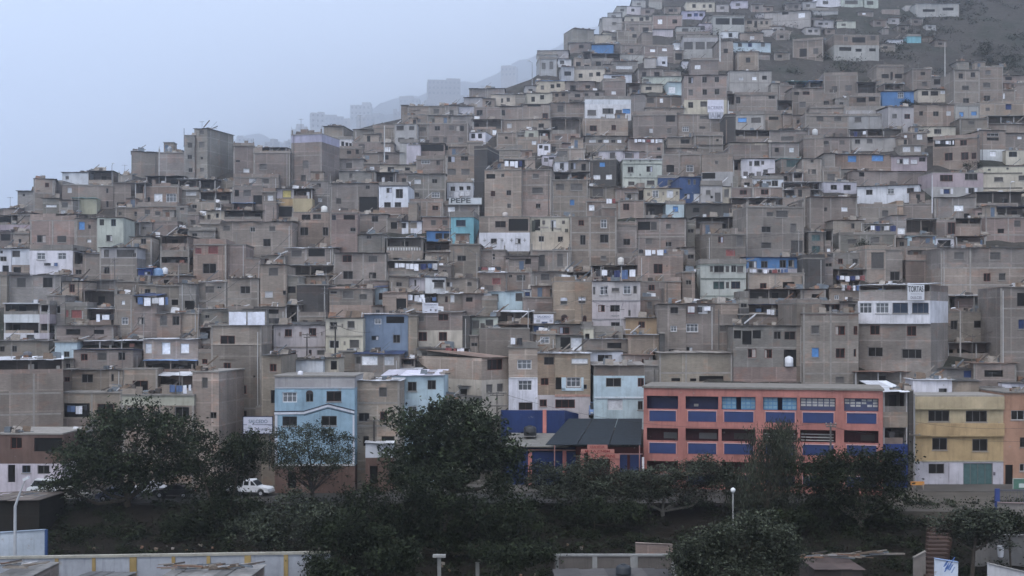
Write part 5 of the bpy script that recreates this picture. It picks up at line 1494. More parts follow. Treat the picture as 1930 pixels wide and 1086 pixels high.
deco('white and pink house', 'B1', [(1614, 626, 1878, 636, (.10, .10, .11)), (1640, 885, 1860, 895, (.4, .36, .33))], 'belt')
deco('yellow house', 'E3', [(930, 620, 1738, 630, (.28, .23, .15)), (940, 864, 1742, 874, (.26, .2, .12)), (1000, 1100, 1742, 1112, (.4, .35, .25)), (1650, 1205, 1668, 1235, (.12, .1, .12)), (1245, 1120, 1250, 1328, (.4, .38, .42))], 'belt')
deco('aqua corner house', 'C3', [(1737, 520, 2190, 534, (.62, .68, .72)), (1737, 534, 2190, 540, (.2, .25, .28))], 'belt')
deco('baluster balcony house', 'B2', [(1690 + k * 24, 178, 1702 + k * 24, 204, (.6, .6, .6)) for k in range(13)], 'baluster')
deco('white shutter house', 'E1', [(1168, 658, 1196, 708, (.6, .6, .64)), (1262, 655, 1284, 705, (.6, .6, .64)), (1398, 650, 1422, 698, (.6, .6, .64)), (1480, 648, 1504, 698, (.6, .6, .64))], 'shutter')
deco('tall and tan' if 'tall and tan' in BYS else 'tall white and tan house', 'C3', [(960, 344, 1220, 354, (.6, .6, .62))], 'belt')
deco('brown ledge house', 'C3', [(1380, 500, 1700, 520, (.45, .27, .22)), (1440, 345, 1480, 462, (.5, .6, .66)), (1618, 345, 1640, 462, (.5, .6, .66)), (1440, 440, 1640, 466, (.5, .6, .66))], 'ledge')
deco('tall tan building', 'B2', [(85, 1053, 540, 1062, (.4, .35, .3))] + [(155, 1190 + k * 32, 300, 1196 + k * 32, (.16, .135, .11)) for k in (0, 3, 4, 5)], 'cornice_line')
# ---------------------------------------------------------------- signs and banners
def board(name, label, x0, x1, y0, y1, D, color, lines, frame=None, extra=None, legs=0):
    f = Face(name, x0, x1, D, D, 0); r = tag(f.root, label, 'sign'); w = f.w; z0, z1 = zat(y1, D), zat(y0, D)
    b = MB(); b.box(-w / 2, w / 2, -.04, .04, z0, z1); o = b.build('board', 'paint', r, color)
    if frame:
        t = .09; b = MB(); b.box(-w / 2 - t, w / 2 + t, -.06, .06, z1 + .002, z1 + t); b.build('frame', 'metal', o, frame)
        b = MB(); b.box(-w / 2 - t, w / 2 + t, -.06, .06, z0 - t, z0 - .002); b.build('frame', 'metal', o, frame)
        for s in (-1, 1):
            b = MB(); b.box(min(s * (w / 2 + .002), s * (w / 2 + t)), max(s * (w / 2 + .002), s * (w / 2 + t)), -.06, .06, z0, z1); b.build('frame', 'metal', o, frame)
    for (words, a, c, ya, yb, colr) in lines:
        text(words, 'paint', o, colr, -w / 2 + w * a, -w / 2 + w * c, z1 - (z1 - z0) * yb, z1 - (z1 - z0) * ya, -.055)
    for (a, c, ya, yb, colr) in (extra or []):
        b = MB(); b.box(-w / 2 + w * a, -w / 2 + w * c, -.052, -.041, z1 - (z1 - z0) * yb, z1 - (z1 - z0) * ya); b.build('printed_mark', 'paint', o, colr)
    for k in range(legs):
        u = (-.4 + .8 * k) * w; b = MB(); b.bar((u, .1, z0 - 4), (u, .1, z1), .06); b.build('leg', 'metal', r, (.1, .1, .11))
    return r, f, z0, z1
INK = (.06, .08, .14)
D = 141
board('shop_sign', 'white two part sign with SALCEDO lettering between the tall tan and light blue houses', 459, 513, 786, 817, D, (.62, .62, .72), [('SALCEDO', .18, .84, .16, .38, (.18, .24, .32)), ('A', .50, .56, .62, .78, INK), ('una', .60, .80, .70, .82, (.25, .27, .33))],
      (.03, .035, .07), [(0, .12, .455, .49, INK), (.3, 1, .455, .49, INK), (.15, .30, .58, .74, (.42, .46, .52)), (.12, .33, .80, .94, (.30, .33, .42)), (.17, .27, .50, .57, (.5, .52, .56))], 2)
hD = hat(1025, 606) - .5
board('shop_sign', 'white SALCEDO sign beside the left brown twin house', 1006, 1043, 592.5, 609.5, hD, (.58, .58, .64), [('SALCEDO', .17, .85, .16, .38, (.15, .18, .25))], None, [(0, 1, .50, .535, INK), (.13, .32, .6, .9, (.33, .34, .36)), (.4, .7, .82, 1, INK), (.8, .95, .6, .85, (.35, .35, .38))])
D = hat(1725, 545) - 1.0
board('banner', 'white TORTAS banner on the terrace rail of the white corner house', 1710.5, 1742, 537, 566, D - 1.6, (.56, .57, .60), [('TORTAS', .04, .94, .08, .46, (.05, .055, .06)), ('helados', .2, .86, .54, .62, (.35, .35, .38)), ('DULCES', .18, .84, .74, .92, (.2, .2, .24))])
D = hat(822, 592) - .4
board('banner', 'white poster with two faces hung on a pink brick strip', 796, 826, 571, 590, D, (.55, .56, .62), [('ANUNCIO', .12, .9, .14, .24, (.15, .16, .2))], None, [(.48, .58, .62, .80, (.12, .12, .15)), (.78, .9, .64, .84, (.18, .16, .17)), (.55, .72, .4, .46, (.3, .3, .34)), (.15, .3, .84, .9, (.2, .2, .24))])
# PEPE painted in large free-standing letters on a whitewashed parapet
D = hat(868, 386) - .6
r, f, z0, z1 = board('painted_parapet', 'whitewashed parapet with black PEPE letters and a pale panel beside it', 846, 908, 373, 385.5, D, (.43, .45, .46), [('PEPE', .06, .66, .04, .78, (.03, .035, .04))], None, [(.68, .98, .08, .9, (.52, .55, .58))])
b = MB()
D = hat(1350, 200) - .3
board('wall_advert', 'white advert panel with large grey letters on the brick tower', 1333.5, 1364, 188.5, 212, D, (.60, .60, .68), [('RCERER', .03, .97, .50, .76, (.30, .30, .37))])
board('wall_advert', 'lower weathered advert with tall pale streaked letters under the brick tower', 1336, 1363, 211, 224, hat(1350, 218) - .5, (.46, .47, .52), [('IAIMI', .05, .95, .1, .95, (.30, .31, .36))])
r, f, z0, z1 = board('street_sign', 'green framed notice board with a white panel at the right edge', 1910, 1934, 903, 927, 139, (.07, .16, .12), [], (.34, .36, .34), [(.42, 1, .35, .68, (.5, .55, .53))], 2)
# blue gate posts at the plaza
def court_gate():
    D = 122; f = Face('court_gate', 1876, 1940, D, D, 0); r = tag(f.root, 'blue post and rail gate at the edge of the plaza', 'gate'); z0, z1 = zat(970, D) - 1.5, zat(921, D)
    for px in (1879.5, 1935):
        u = f.loc(px, 940)[0]; b = MB(); b.box(u - .22, u + .22, -.12, .12, z0, z1); b.build('post', 'paint', r, (.035, .06, .20))
    for k, py in enumerate((923, 947)):
        u0 = f.loc(1884, 940)[0]; u1 = f.loc(1931, 940)[0]; z = zat(py, D); b = MB(); b.box(u0, u1, -.05, .05, z - .1, z); b.build('rail', 'paint', r, (.07, .075, .10))
    for k in range(9):
        u0 = f.loc(1884, 940)[0]; u1 = f.loc(1931, 940)[0]; u = u0 + (u1 - u0) * (k + .5) / 9; b = MB(); b.bar((u, 0, zat(947, D)), (u, 0, zat(923, D) - .12), .02, 4); b.build('bar', 'metal', r, (.12, .12, .14))
court_gate()
# ---------------------------------------------------------------- poles, lamps, cables
TOPS = {}
def pole(label, px, ytop, ybase, D, arms=(), r=.13, color=(.2, .19, .18), lamp=0, lean=0):
    p = at(px, ybase, D); zt = zat(ytop, D) - p.z; e = empty('utility_pole', (p.x, p.y, p.z)); tag(e, label, 'pole')
    b = MB(); b.bar((0, 0, -1.5), (lean, 0, zt), r, 8, r * .65); b.build('shaft', 'concrete', e, color)
    for (dy, L) in arms:
        z = zt - dy * D / F; b = MB(); b.box(-L / 2, L / 2, -.05 - r, .05 - r, z - .06, z + .06); o = b.build('crossarm', 'metal', e, (.12, .11, .1))
        for s in (-.42, 0, .42):
            b = MB(); b.bar((L * s, -r, z + .06), (L * s, -r, z + .22), .045, 6); b.build('insulator', 'plastic', o, (.35, .33, .3))
    if lamp:
        b = MB(); b.bar((0, 0, zt), (lamp, -.3, zt + .35), .04, 6); b.build('lamp_arm', 'metal', e, (.3, .3, .3))
        b = MB(); b.hexa([(lamp - .28, -.42, zt + .28), (lamp + .28, -.42, zt + .34), (lamp + .28, -.18, zt + .34), (lamp - .28, -.18, zt + .28)], [(lamp - .2, -.38, zt + .42), (lamp + .24, -.38, zt + .46), (lamp + .24, -.22, zt + .46), (lamp - .2, -.22, zt + .42)]); b.build('lamp_head', 'paint', e, (.6, .62, .66))
    TOPS[label] = Vector((p.x + lean, p.y, p.z + zt)); return e
def cable(label, a, b2, sag, r=.02, n=10):
    m = MB(); pts = [a.lerp(b2, k / n) - Vector((0, 0, sag * 4 * (k / n) * (1 - k / n))) for k in range(n + 1)]
    for p, q in zip(pts, pts[1:]): m.bar(p, q, r, 4)
    tag(m.build('power_cable', 'plastic', None, (.03, .03, .03)), label, 'cable')
pole('leaning wooden pole with crossarms before the tall white and tan house', 937, 739, 930, 141, ((2, 2.2), (6, 1.6), (26, 2.4)), .17, (.17, .15, .13))
pole('dark pole with one bracket right of the light blue house', 704, 790, 930, 138.5, ((3, 1.4),), .15, (.07, .06, .055), lean=.05)
pole('thin grey pole in front of the salmon school', 1565.5, 796, 930, 130, ((4, 1.2), (8, 1.0)), .14, (.13, .12, .115))
pole('grey pole standing in the dark gap left of the yellow house', 1723, 742, 930, 140, ((78, 1.3),), .16, (.26, .26, .26))
pole('tall grey pole at the open corner of the torn roof building', 1706, 738, 925, 140.5, (), .2, (.28, .28, .27))
pole('dark pole rising before the pale yellow house', 632, 611, 700, 154, ((4, 1.4),), .13, (.05, .045, .045))
pole('short dark pole before the pinkish cream house', 578.5, 628, 672, 155, ((3, 1.1), (8, .8)), .11, (.08, .07, .065))
pole('pale street pole right of the TORTAS corner house', 1810, 586, 650, 157, (), .12, (.34, .32, .3), lamp=-1.0)
pole('white pole beside the pinkish white three storey house', 1124, 561, 630, 166, (), .11, (.36, .34, .33))
pole('thin pole in the dark alley left of the mint tower house', 1293.5, 508, 572, 176, (), .1, (.2, .2, .2))
pole('white pole on the brick roofs right of the lavender topped house', 724.5, 237, 290, 228, (), .12, (.5, .5, .5))
pole('long pale pole with crossarm against the bare upper right slope', 1781, 79, 132, 271, ((0, 3.6),), .14, (.4, .39, .38))
pole('white pole beside the tiny upper white house', 1357, 60, 104, 282, (), .18, (.5, .5, .5))
pole('white pole at the edge of the three storey brick tower', 1372.5, 190, 248, 252, (), .15, (.5, .5, .5))
pole('curved lamp pole on the hazy ridge', 1003, 118, 150, 272, (), .1, (.3, .3, .32), lamp=-.8)
pole('thin pole with a lamp on the left skyline', 211, 312, 350, 228, (), .07, (.25, .25, .27), lamp=.3)
pole('thin pole on the terrace of the skyline tower', 347, 242, 262, 226, (), .08, (.2, .2, .22))
pole('grey pole before the blank grey blocks on the skyline', 300, 278, 330, 229, (), .1, (.45, .44, .44))
pole('white pole down the stair alley beside the grey brick wall', 1757, 330, 385, 205, (), .12, (.5, .5, .52))
pole('thin white pole before the long cream house', 1904, 347, 372, 214, (), .06, (.5, .5, .5), lamp=.3)
P = TOPS
k = list(P)
cable('slack cable from the leaning pole to the light blue house pole', P[k[0]], P[k[1]], 1.2)
cable('cable from the leaning pole toward the salmon school pole', P[k[0]], P[k[2]], 2.0)
cable('cable from the school pole to the yellow house pole', P[k[2]] - Vector((0, 0, .4)), P[k[3]] - Vector((0, 0, 4.2)), .6)
cable('cable running across the yellow house front', P[k[3]] - Vector((0, 0, 4.6)), at(1950, 832, 141), .3)
cable('higher cable running along the yellow house front', P[k[3]] - Vector((0, 0, 3.2)), at(1950, 806, 141), .4)
cable('cable from the light blue house pole to the tall tan building', P[k[1]], at(500, 800, 140), 1.0)
cable('cable between the two dark poles of the pale yellow house', P[k[5]], P[k[6]], .5)
cable('cable from the dark pole up to the slate blue house', P[k[5]], at(700, 626, 158), .4)
cable('thin cable across the orange tan cabin', P[k[8]], at(1245, 628, 165), .5)
for i in range(3):
    cable(['upper', 'middle', 'lower'][i] + ' cable strung before the blue house windows', at(600, 800 + i * 8, 139.5), at(705, 806 + i * 9, 138.7), .3, .012)
def street_lamp():
    D = 110; p = at(28, 1062, D); e = empty('street_lamp', tuple(p)); tag(e, 'tall grey street lamp with a bent top before the painted bank wall', 'street lamp')
    h = lambda px, py: (gx(px, D) - p.x, 0, zat(py, D) - p.z)
    b = MB(); b.bar((0, 0, -4), h(28.5, 955), .17, 8, .13); b.bar(h(28.5, 955), h(43, 914), .13, 8, .07); b.build('shaft', 'metal', e, (.40, .41, .43))
    q = h(47, 907); b = MB(); b.bar(h(43, 914), q, .05, 6); b.build('arm', 'metal', e, (.4, .4, .4))
    x, _, z = h(51, 902); b = MB(); b.hexa([(x - .3, -.13, z - .25), (x + .2, -.13, z), (x + .2, .13, z), (x - .3, .13, z - .25)], [(x - .38, -.1, z - .02), (x + .12, -.1, z + .22), (x + .12, .1, z + .22), (x - .38, .1, z - .02)]); b.build('lamp_head', 'paint', e, (.55, .57, .6))
street_lamp()
def globe_lamp():
    D = 119; p = at(1381.5, 1005, D); e = empty('globe_lamp', tuple(p)); tag(e, 'slim post with a white globe lamp above the grey-green tree', 'street lamp')
    z = zat(924, D) - p.z; b = MB(); b.bar((0, 0, -1.5), (0, 0, z - .2), .07, 8); b.build('shaft', 'metal', e, (.28, .28, .27))
    b = MB(); b.lathe((0, 0, z - .22), [(.1, 0), (.2, .07), (.24, .22), (.2, .37), (.06, .46)], 16); b.build('globe', 'plastic', e, (.72, .74, .74), smooth=True)
globe_lamp()
p = at(828, 1105, 106); e = empty('gate_pillar', tuple(p)); tag(e, 'slim grey pillar with a flat cap among the bottom shrubs', 'pillar'); e['kind'] = 'thing'
z = zat(1050, 106) - p.z; b = MB(); b.box(-.16, .16, -.16, .16, -1, z); b.build('shaft', 'concrete', e, (.17, .17, .165)); b = MB(); b.box(-.55, .55, -.3, .3, z + .002, z + .2); b.build('cap', 'concrete', e, (.28, .28, .27))
p = at(900, 1105, 106); e = empty('gate_pillar', tuple(p)); tag(e, 'shorter dark pillar without cap right of the capped pillar', 'pillar'); e['kind'] = 'thing'
b = MB(); b.box(-.16, .16, -.16, .16, -1, zat(1060, 106) - p.z); b.build('shaft', 'concrete', e, (.14, .14, .13))
# ---------------------------------------------------------------- cars
def car(label, kind, px, py, D, head, color, cat='car'):
    p = at(px, py, D); e = empty({'pickup': 'pickup_truck', 'van': 'parked_van'}.get(kind, 'parked_car'), (p.x, p.y, p.z), head); tag(e, label, cat, 'vehicles parked along the street')
    W = 1.72
    if kind == 'pickup':
        body = [(-2.45, .45), (-2.45, 1.02), (-.55, 1.02), (-.5, 1.05), (.95, 1.05), (1.2, 1.02), (2.25, .9), (2.4, .75), (2.42, .42)]
        cab = [(-.55, 1.05), (-.42, 1.68), (.35, 1.72), (.5, 1.68), (1.12, 1.06)]; wh = (-1.55, 1.55)
    elif kind == 'van':
        body = [(-2.0, .4), (-2.05, 1.0), (2.0, 1.0), (2.1, .8), (2.1, .4)]; cab = [(-2.02, 1.003), (-1.9, 1.85), (1.2, 1.9), (1.85, 1.003)]; wh = (-1.3, 1.3)
    else:
        body = [(-2.1, .35), (-2.12, .8), (-1.6, .95), (1.05, .95), (2.0, .82), (2.12, .6), (2.1, .35)]; cab = [(-1.55, .953), (-.95, 1.42), (.25, 1.45), (1.0, .953)]; wh = (-1.3, 1.32)
    def arch(pts):
        out = [pts[0]]
        for q in pts[1:]: out.append(q)
        z = pts[0][1]
        for x in sorted(wh, reverse=True):
            for k in range(7):
                w = math.pi * k / 6; out.append((x + .40 * math.cos(w), z + .38 * math.sin(w)))
        return list(reversed(out))
    b = MB(); b.prism(arch(body), -W / 2, W / 2); b.build('body', 'paint', e, color)
    b = MB(); n = len(cab); lo = [(x, z) for x, z in cab]
    ins = .0; b.prism(list(reversed(lo)), -W / 2 + .06, W / 2 - .06); b.build('cabin', 'paint', e, color)
    gl = (.025, .03, .035)
    zb, zt = cab[0][1] + .08, max(z for _, z in cab) - .1
    lerp = lambda a, c, t: (a[0] + (c[0] - a[0]) * t, a[1] + (c[1] - a[1]) * t)
    for s in (-1, 1):
        y = s * (W / 2 - .06); q = [lerp(cab[0], cab[1], .15), lerp(cab[0], cab[1], .85), lerp(cab[-1], cab[-2], .85), lerp(cab[-1], cab[-2], .15)]
        xm = (q[0][0] + q[3][0]) / 2
        for (a, c, d, f_) in ((q[0], q[1], (xm - .05, q[1][1]), (xm - .05, q[0][1])), ((xm + .05, q[0][1]), (xm + .05, q[1][1]), q[2], q[3])):
            b = MB(); y0, y1 = sorted((y + s * .004, y + s * .012)); pts = [(a[0] + .08, a[1]), (c[0] + .08, c[1]), (d[0] - .04, d[1]), (f_[0] - .08, f_[1])]; b.prism(list(reversed(pts)), y0, y1); b.build('side_window', 'pane', e, gl)
    a, c = lerp(cab[-1], cab[-2], .1), lerp(cab[-1], cab[-2], .92); o = .012
    b = MB(); b.hexa([(a[0] + o, -W / 2 + .14, a[1]), (a[0] + o, W / 2 - .14, a[1]), (c[0] + o, W / 2 - .16, c[1]), (c[0] + o, -W / 2 + .16, c[1])], [(a[0] + o + .015, -W / 2 + .14, a[1] + .01), (a[0] + o + .015, W / 2 - .14, a[1] + .01), (c[0] + o + .015, W / 2 - .16, c[1] + .01), (c[0] + o + .015, -W / 2 + .16, c[1] + .01)]); b.build('windscreen', 'pane', e, gl)
    for x in wh:
        for s in (-1, 1):
            b = MB(); b.bar((x, s * (W / 2 - .2), .33), (x, s * (W / 2 - .005), .33), .33, 18); t = b.build('wheel', 'plastic', e, (.02, .02, .02))
            b = MB(); b.bar((x, s * (W / 2 - .02), .33), (x, s * (W / 2 + .004), .33), .19, 12); b.build('rim', 'metal', t, (.4, .4, .42))
    xf = body[-2][0]
    for s in (-1, 1):
        b = MB(); b.box(xf - .06, xf + .015, s * .62 - .16, s * .62 + .16, .62, .76); b.build('headlight', 'plastic', e, (.6, .6, .58))
        b = MB(); b.box(body[0][0] - .02, body[0][0] + .03, s * .7 - .08, s * .7 + .08, .6, .85); b.build('tail_light', 'plastic', e, (.35, .03, .03))
    b = MB(); b.box(xf + .0, xf + .12, -W / 2 + .05, W / 2 - .05, .38, .56); b.build('bumper', 'plastic', e, (.08, .08, .08) if color[0] < .5 else (.5, .5, .5))
    if kind == 'pickup':
        b = MB(); b.box(-2.38, -.62, -W / 2 + .08, W / 2 - .08, 1.022, 1.03); b.build('cargo_bed', 'plastic', e, (.05, .05, .05))
yr = STREET + .06
def on_road(px, D): return HY + (CZ - yr) / D * F
car('white pickup truck parked beside the red brown shop front', 'pickup', 472, on_road(472, 135.2), 135.2, math.radians(-12), (.72, .73, .76), 'pickup truck')
car('white car half hidden behind the big left tree', 'sedan', 280, on_road(280, 135.6), 135.6, math.radians(170), (.55, .56, .6))
car('dark car parked ahead of the white car under the trees', 'sedan', 328, on_road(328, 133.4), 133.4, math.radians(176), (.025, .025, .028))
car('beige car parked at the kerb under the big left tree', 'sedan', 132, on_road(132, 130.8), 130.8, math.radians(4), (.4, .38, .34))
car('grey blue car parked below the big left tree trunk', 'sedan', 222, on_road(222, 130.8), 130.8, math.radians(2), (.12, .14, .2))
car('white van standing before the red brown street house', 'van', 92, on_road(92, 134.6), 134.6, math.radians(180), (.66, .68, .7), 'van')
e = at(1117, 786, 153.5); car('blue and white van behind the canopy beside the aqua corner house', 'van', 1117, 786, 153.2, math.radians(-80), (.16, .24, .42), 'van')
p = at(1729, 921, 139); e = empty('traffic_barrier', (p.x, p.y, STREET + .17)); tag(e, 'small orange barrier at the foot of the gap beside the yellow house', 'barrier')
b = MB(); b.box(-.75, .75, -.12, .12, .45, .85); b.build('board', 'paint', e, (.55, .25, .06))
for s in (-1, 1):
    b = MB(); b.bar((s * .6, -.3, 0), (s * .6, 0, .9), .05, 6); b.bar((s * .6, .3, 0), (s * .6, 0, .9), .05, 6); b.build('leg', 'metal', e, (.3, .25, .2))
p = at(1886, 1050, 112); b = MB(); b.lathe((p.x, p.y, p.z), [(.22, 0), (.26, .3), (.3, .9), (.32, .95), (.26, 1.0)], 14); tag(b.build('white_bin', 'plastic', None, (.62, .62, .64)), 'white upright bin on the slope below the plaza', 'bin')
# ---------------------------------------------------------------- trees
import numpy as np
rng = np.random.default_rng(5)
def leaves(name, mname, parent, blobs, n, size, up=.35, shell=.55, drop=0.0, clump=40):
    """crown of many small leaf faces gathered in clumps on the outside of several lobes"""
    cs = []
    tot = sum(b[3] * b[4] for b in blobs)
    for (cx, cy, cz, rx, rz) in blobs:
        k = max(4, int(n / clump * rx * rz / tot))
        d = rng.normal(size=(k, 3)); d /= np.linalg.norm(d, axis=1)[:, None]
        rr = (shell + (1 - shell) * rng.random(k) ** .7)[:, None] * rng.uniform(.8, 1.12, (k, 1))
        c = d * rr * np.array([rx, min(rx, 5.0) * .9, rz]); cs.append(c + np.array([cx, cy, cz]))
    c = np.concatenate(cs); k = len(c)
    cr = size * rng.uniform(1.5, 3.3, k)
    p = np.repeat(c, clump, 0) + rng.normal(size=(k * clump, 3)) * np.repeat(cr, clump)[:, None] * np.array([.55, .55, .38])
    if drop: p[:, 2] -= drop * rng.random(len(p)) ** 2 * 2.5
    m = len(p)
    nrm = rng.normal(size=(m, 3)); nrm[:, 2] = np.abs(nrm[:, 2]) + up; nrm /= np.linalg.norm(nrm, axis=1)[:, None]
    t = np.cross(nrm, rng.normal(size=(m, 3))); t /= np.linalg.norm(t, axis=1)[:, None]
    if drop: t = t * .4 + np.array([0, 0, -1.0]); t /= np.linalg.norm(t, axis=1)[:, None]
    b = np.cross(nrm, t); s = (size * rng.uniform(.55, 1.25, m))[:, None]
    asp = .26 if drop else .42
    v = np.stack([p - t * s * .5, p + b * s * asp * .6 - t * s * .05, p + t * s * .5, p - b * s * asp * .6 - t * s * .05], 1).reshape(-1, 3)
    me = bpy.data.meshes.new(name); me.vertices.add(4 * m); me.vertices.foreach_set('co', v.astype(np.float32).ravel())
    me.loops.add(4 * m); me.loops.foreach_set('vertex_index', np.arange(4 * m, dtype=np.int32))
    me.polygons.add(m); me.polygons.foreach_set('loop_start', np.arange(0, 4 * m, 4, dtype=np.int32)); me.polygons.foreach_set('loop_total', np.full(m, 4, np.int32)); me.update(calc_edges=True)
    me.materials.append(MATS[mname]); o = bpy.data.objects.new(name, me); COL.objects.link(o)
    if parent: o.parent = parent
    return o
def tree(label, bx, by, D, lobes, n, size, m, r=.28, name='street_tree', up=.35, drop=0, shell=.5, bark=(.075, .062, .05), pale=0):
    p = at(bx, by, D); e = empty(name, tuple(p)); tag(e, label, 'tree' if 'shrub' not in name else 'shrub')
    bl = []
    for (px, py, rx, ry) in lobes:
        q = at(px, py, D + R.uniform(-1.2, 1.2)); bl.append((q.x - p.x, q.y - p.y, q.z - p.z, rx * D / F, ry * D / F))
    sub = []
    for c in bl:                                    # ragged outline: small off-shoots round each lobe
        for k in range(4):
            a = R.uniform(-.4, math.pi + .4); q = R.uniform(.28, .5)
            sub.append((c[0] + math.cos(a) * c[3] * R.uniform(.75, 1.05), c[1] + R.uniform(-.6, .6) * c[3], c[2] + math.sin(a) * c[4] * R.uniform(.75, 1.1), c[3] * q, c[4] * q))
    big = [(c[0], c[1], c[2], c[3] * .88, c[4] * .88) for c in bl]
    leaves('crown', m, e, big + sub, int(n * .92), size * .92, up, shell, drop, clump=34)
    b = MB(); zlow = min(c[2] for c in bl); fork = Vector((R.uniform(-.2, .2), 0, max(.8, zlow * .55)))
    b.bar((0, 0, -1.5), fork, r, 8, r * .8)
    for c in bl:
        t = Vector((c[0], c[1], c[2] - c[4] * .1)); mid = fork.lerp(t, .5) + Vector((R.uniform(-.4, .4), R.uniform(-.4, .4), -.15 * abs(t.x - fork.x)))
        b.bar(fork, mid, r * .55, 6, r * .4); b.bar(mid, t, r * .4, 6, r * .15)
        for k in range(3):
            a = mid.lerp(t, R.uniform(.2, .8)); q = a + Vector((R.uniform(-1, 1) * c[3] * .7, R.uniform(-1, 1), R.uniform(.1, .8) * c[4])); b.bar(a, q, r * .16, 5, r * .05)
    b.build('trunk', 'bark', e, bark); return e
tree('big round dark tree shading the parked cars at the left', 243, 972, 127.2, [(240, 850, 100, 75), (160, 895, 70, 50), (300, 875, 70, 60), (262, 790, 62, 38), (200, 820, 50, 40), (120, 920, 36, 28), (330, 830, 40, 40), (245, 905, 80, 45)], 24000, .42, 'leaf_glossy', .42)
tree('dark leaning tree right of the big left tree', 412, 1030, 121, [(420, 880, 58, 48), (390, 945, 50, 45), (455, 850, 36, 32), (440, 965, 42, 38), (372, 855, 34, 36), (400, 990, 45, 30)], 15000, .36, 'leaf_dark', .3)
tree('sparse feathery tree with a forked trunk before the light blue house', 590, 962, 128.6, [(552, 842, 48, 36), (612, 842, 44, 36), (585, 872, 62, 26), (644, 856, 30, 32), (518, 856, 28, 30), (575, 812, 38, 18), (560, 895, 40, 18), (625, 895, 40, 18)], 15000, .26, 'leaf_grey', .24, up=.5, shell=.3, bark=(.05, .045, .04))
tree('large glossy tree in the middle of the street', 850, 970, 127, [(850, 835, 88, 56), (795, 860, 55, 55), (915, 860, 60, 42), (865, 790, 66, 26), (780, 805, 38, 28), (950, 885, 40, 32), (840, 890, 80, 30)], 19000, .52, 'leaf_glossy', .45)
tree('broad dark tree below the large glossy tree', 832, 1062, 116.5, [(835, 925, 75, 42), (755, 945, 64, 55), (920, 960, 74, 46), (830, 990, 105, 55), (690, 965, 55, 46), (985, 1000, 55, 38), (760, 1020, 60, 34), (910, 1020, 62, 34)], 26000, .38, 'leaf_dark', .4)
tree('dark rounded tree above the yellow pillared wall', 548, 1075, 112, [(545, 985, 68, 40), (498, 1005, 44, 34), (600, 1000, 42, 36), (555, 1020, 60, 26)], 13000, .34, 'leaf_grey', .28)
tree('small dark tree at the end of the yellow pillared wall', 655, 1085, 110, [(650, 1000, 48, 44), (685, 1030, 40, 34), (625, 1020, 36, 34)], 10000, .34, 'leaf_dark', .24)
tree('flat spreading grey-green tree below the gate board', 1085, 992, 126.5, [(1070, 900, 64, 30), (1125, 906, 56, 30), (1030, 915, 38, 28), (1100, 884, 50, 18), (1165, 920, 40, 28), (1090, 930, 70, 22)], 21000, .30, 'leaf_grey', .26, up=.8, shell=.35, bark=(.17, .155, .13))
tree('flat spreading tree before the left half of the salmon school', 1252, 1000, 125, [(1252, 906, 66, 32), (1312, 896, 52, 34), (1205, 922, 46, 28), (1290, 932, 66, 24), (1350, 912, 40, 30)], 23000, .30, 'leaf_grey', .26, up=.8, shell=.35, bark=(.17, .155, .13))
tree('drooping willow before the middle of the salmon school', 1442, 985, 125.5, [(1448, 860, 48, 50), (1440, 910, 50, 44), (1482, 838, 26, 34), (1402, 905, 30, 42), (1490, 900, 24, 44), (1468, 815, 22, 24)], 17000, .42, 'leaf_grey', .3, up=.1, drop=1.3)
tree('wide dark tree before the right end of the salmon school', 1622, 1010, 122, [(1612, 905, 90, 46), (1560, 930, 50, 44), (1672, 930, 50, 40), (1640, 882, 62, 30), (1540, 885, 36, 30), (1605, 955, 80, 30), (1690, 900, 22, 20)], 20000, .38, 'leaf_dark', .36, bark=(.15, .135, .115))
tree('fluffy grey-green tree standing in front of the globe lamp', 1400, 1110, 98, [(1400, 1030, 80, 40), (1335, 1042, 54, 34), (1460, 1015, 40, 34), (1420, 995, 46, 22), (1300, 1070, 40, 24), (1480, 1055, 34, 30), (1390, 1070, 90, 24)], 24000, .30, 'leaf_grey', .26, up=.4)
tree('low flat topped tree over the red stair', 1832, 1062, 109, [(1828, 985, 58, 20), (1790, 1000, 34, 14), (1872, 1000, 32, 16), (1845, 970, 34, 12), (1850, 1015, 46, 14)], 8500, .34, 'leaf_grey', .2, up=1.2, shell=.3)
tree('thin young tree at the right edge below the plaza', 1905, 1040, 112, [(1905, 985, 26, 18), (1925, 995, 22, 16)], 2600, .3, 'leaf_dark', .1, shell=.2)
for lb, bx, lob in [('dark shrub left of the capped pillar', 745, [(740, 1062, 44, 26), (770, 1045, 30, 22)]), ('dark shrub right of the dark pillar', 960, [(955, 1050, 56, 28), (1010, 1040, 40, 28)]), ('low dark shrub under the dark rounded tree', 600, [(610, 1075, 40, 20)]),
                    ('hanging shrub on the bank below the flat spreading tree', 1120, [(1120, 965, 60, 20), (1180, 975, 40, 22)]), ('dark shrub at the bank foot right of the fluffy tree', 1520, [(1530, 1030, 40, 26), (1580, 1015, 50, 26)]), ('hanging shrub on the bank below the willow', 1480, [(1480, 980, 60, 18)]),
                    ('dark shrub under the leaning tree', 350, [(360, 1000, 44, 26), (320, 1020, 40, 18)]), ('dry shrub on the bank under the big left tree', 215, [(215, 1010, 60, 12)])]:
    D = 107 if lob[0][1] > 1035 else 121; tree(lb, bx, lob[0][1] + 40, D, lob, 4200, .34, 'leaf_dark', .08, 'garden_shrub', shell=.3)
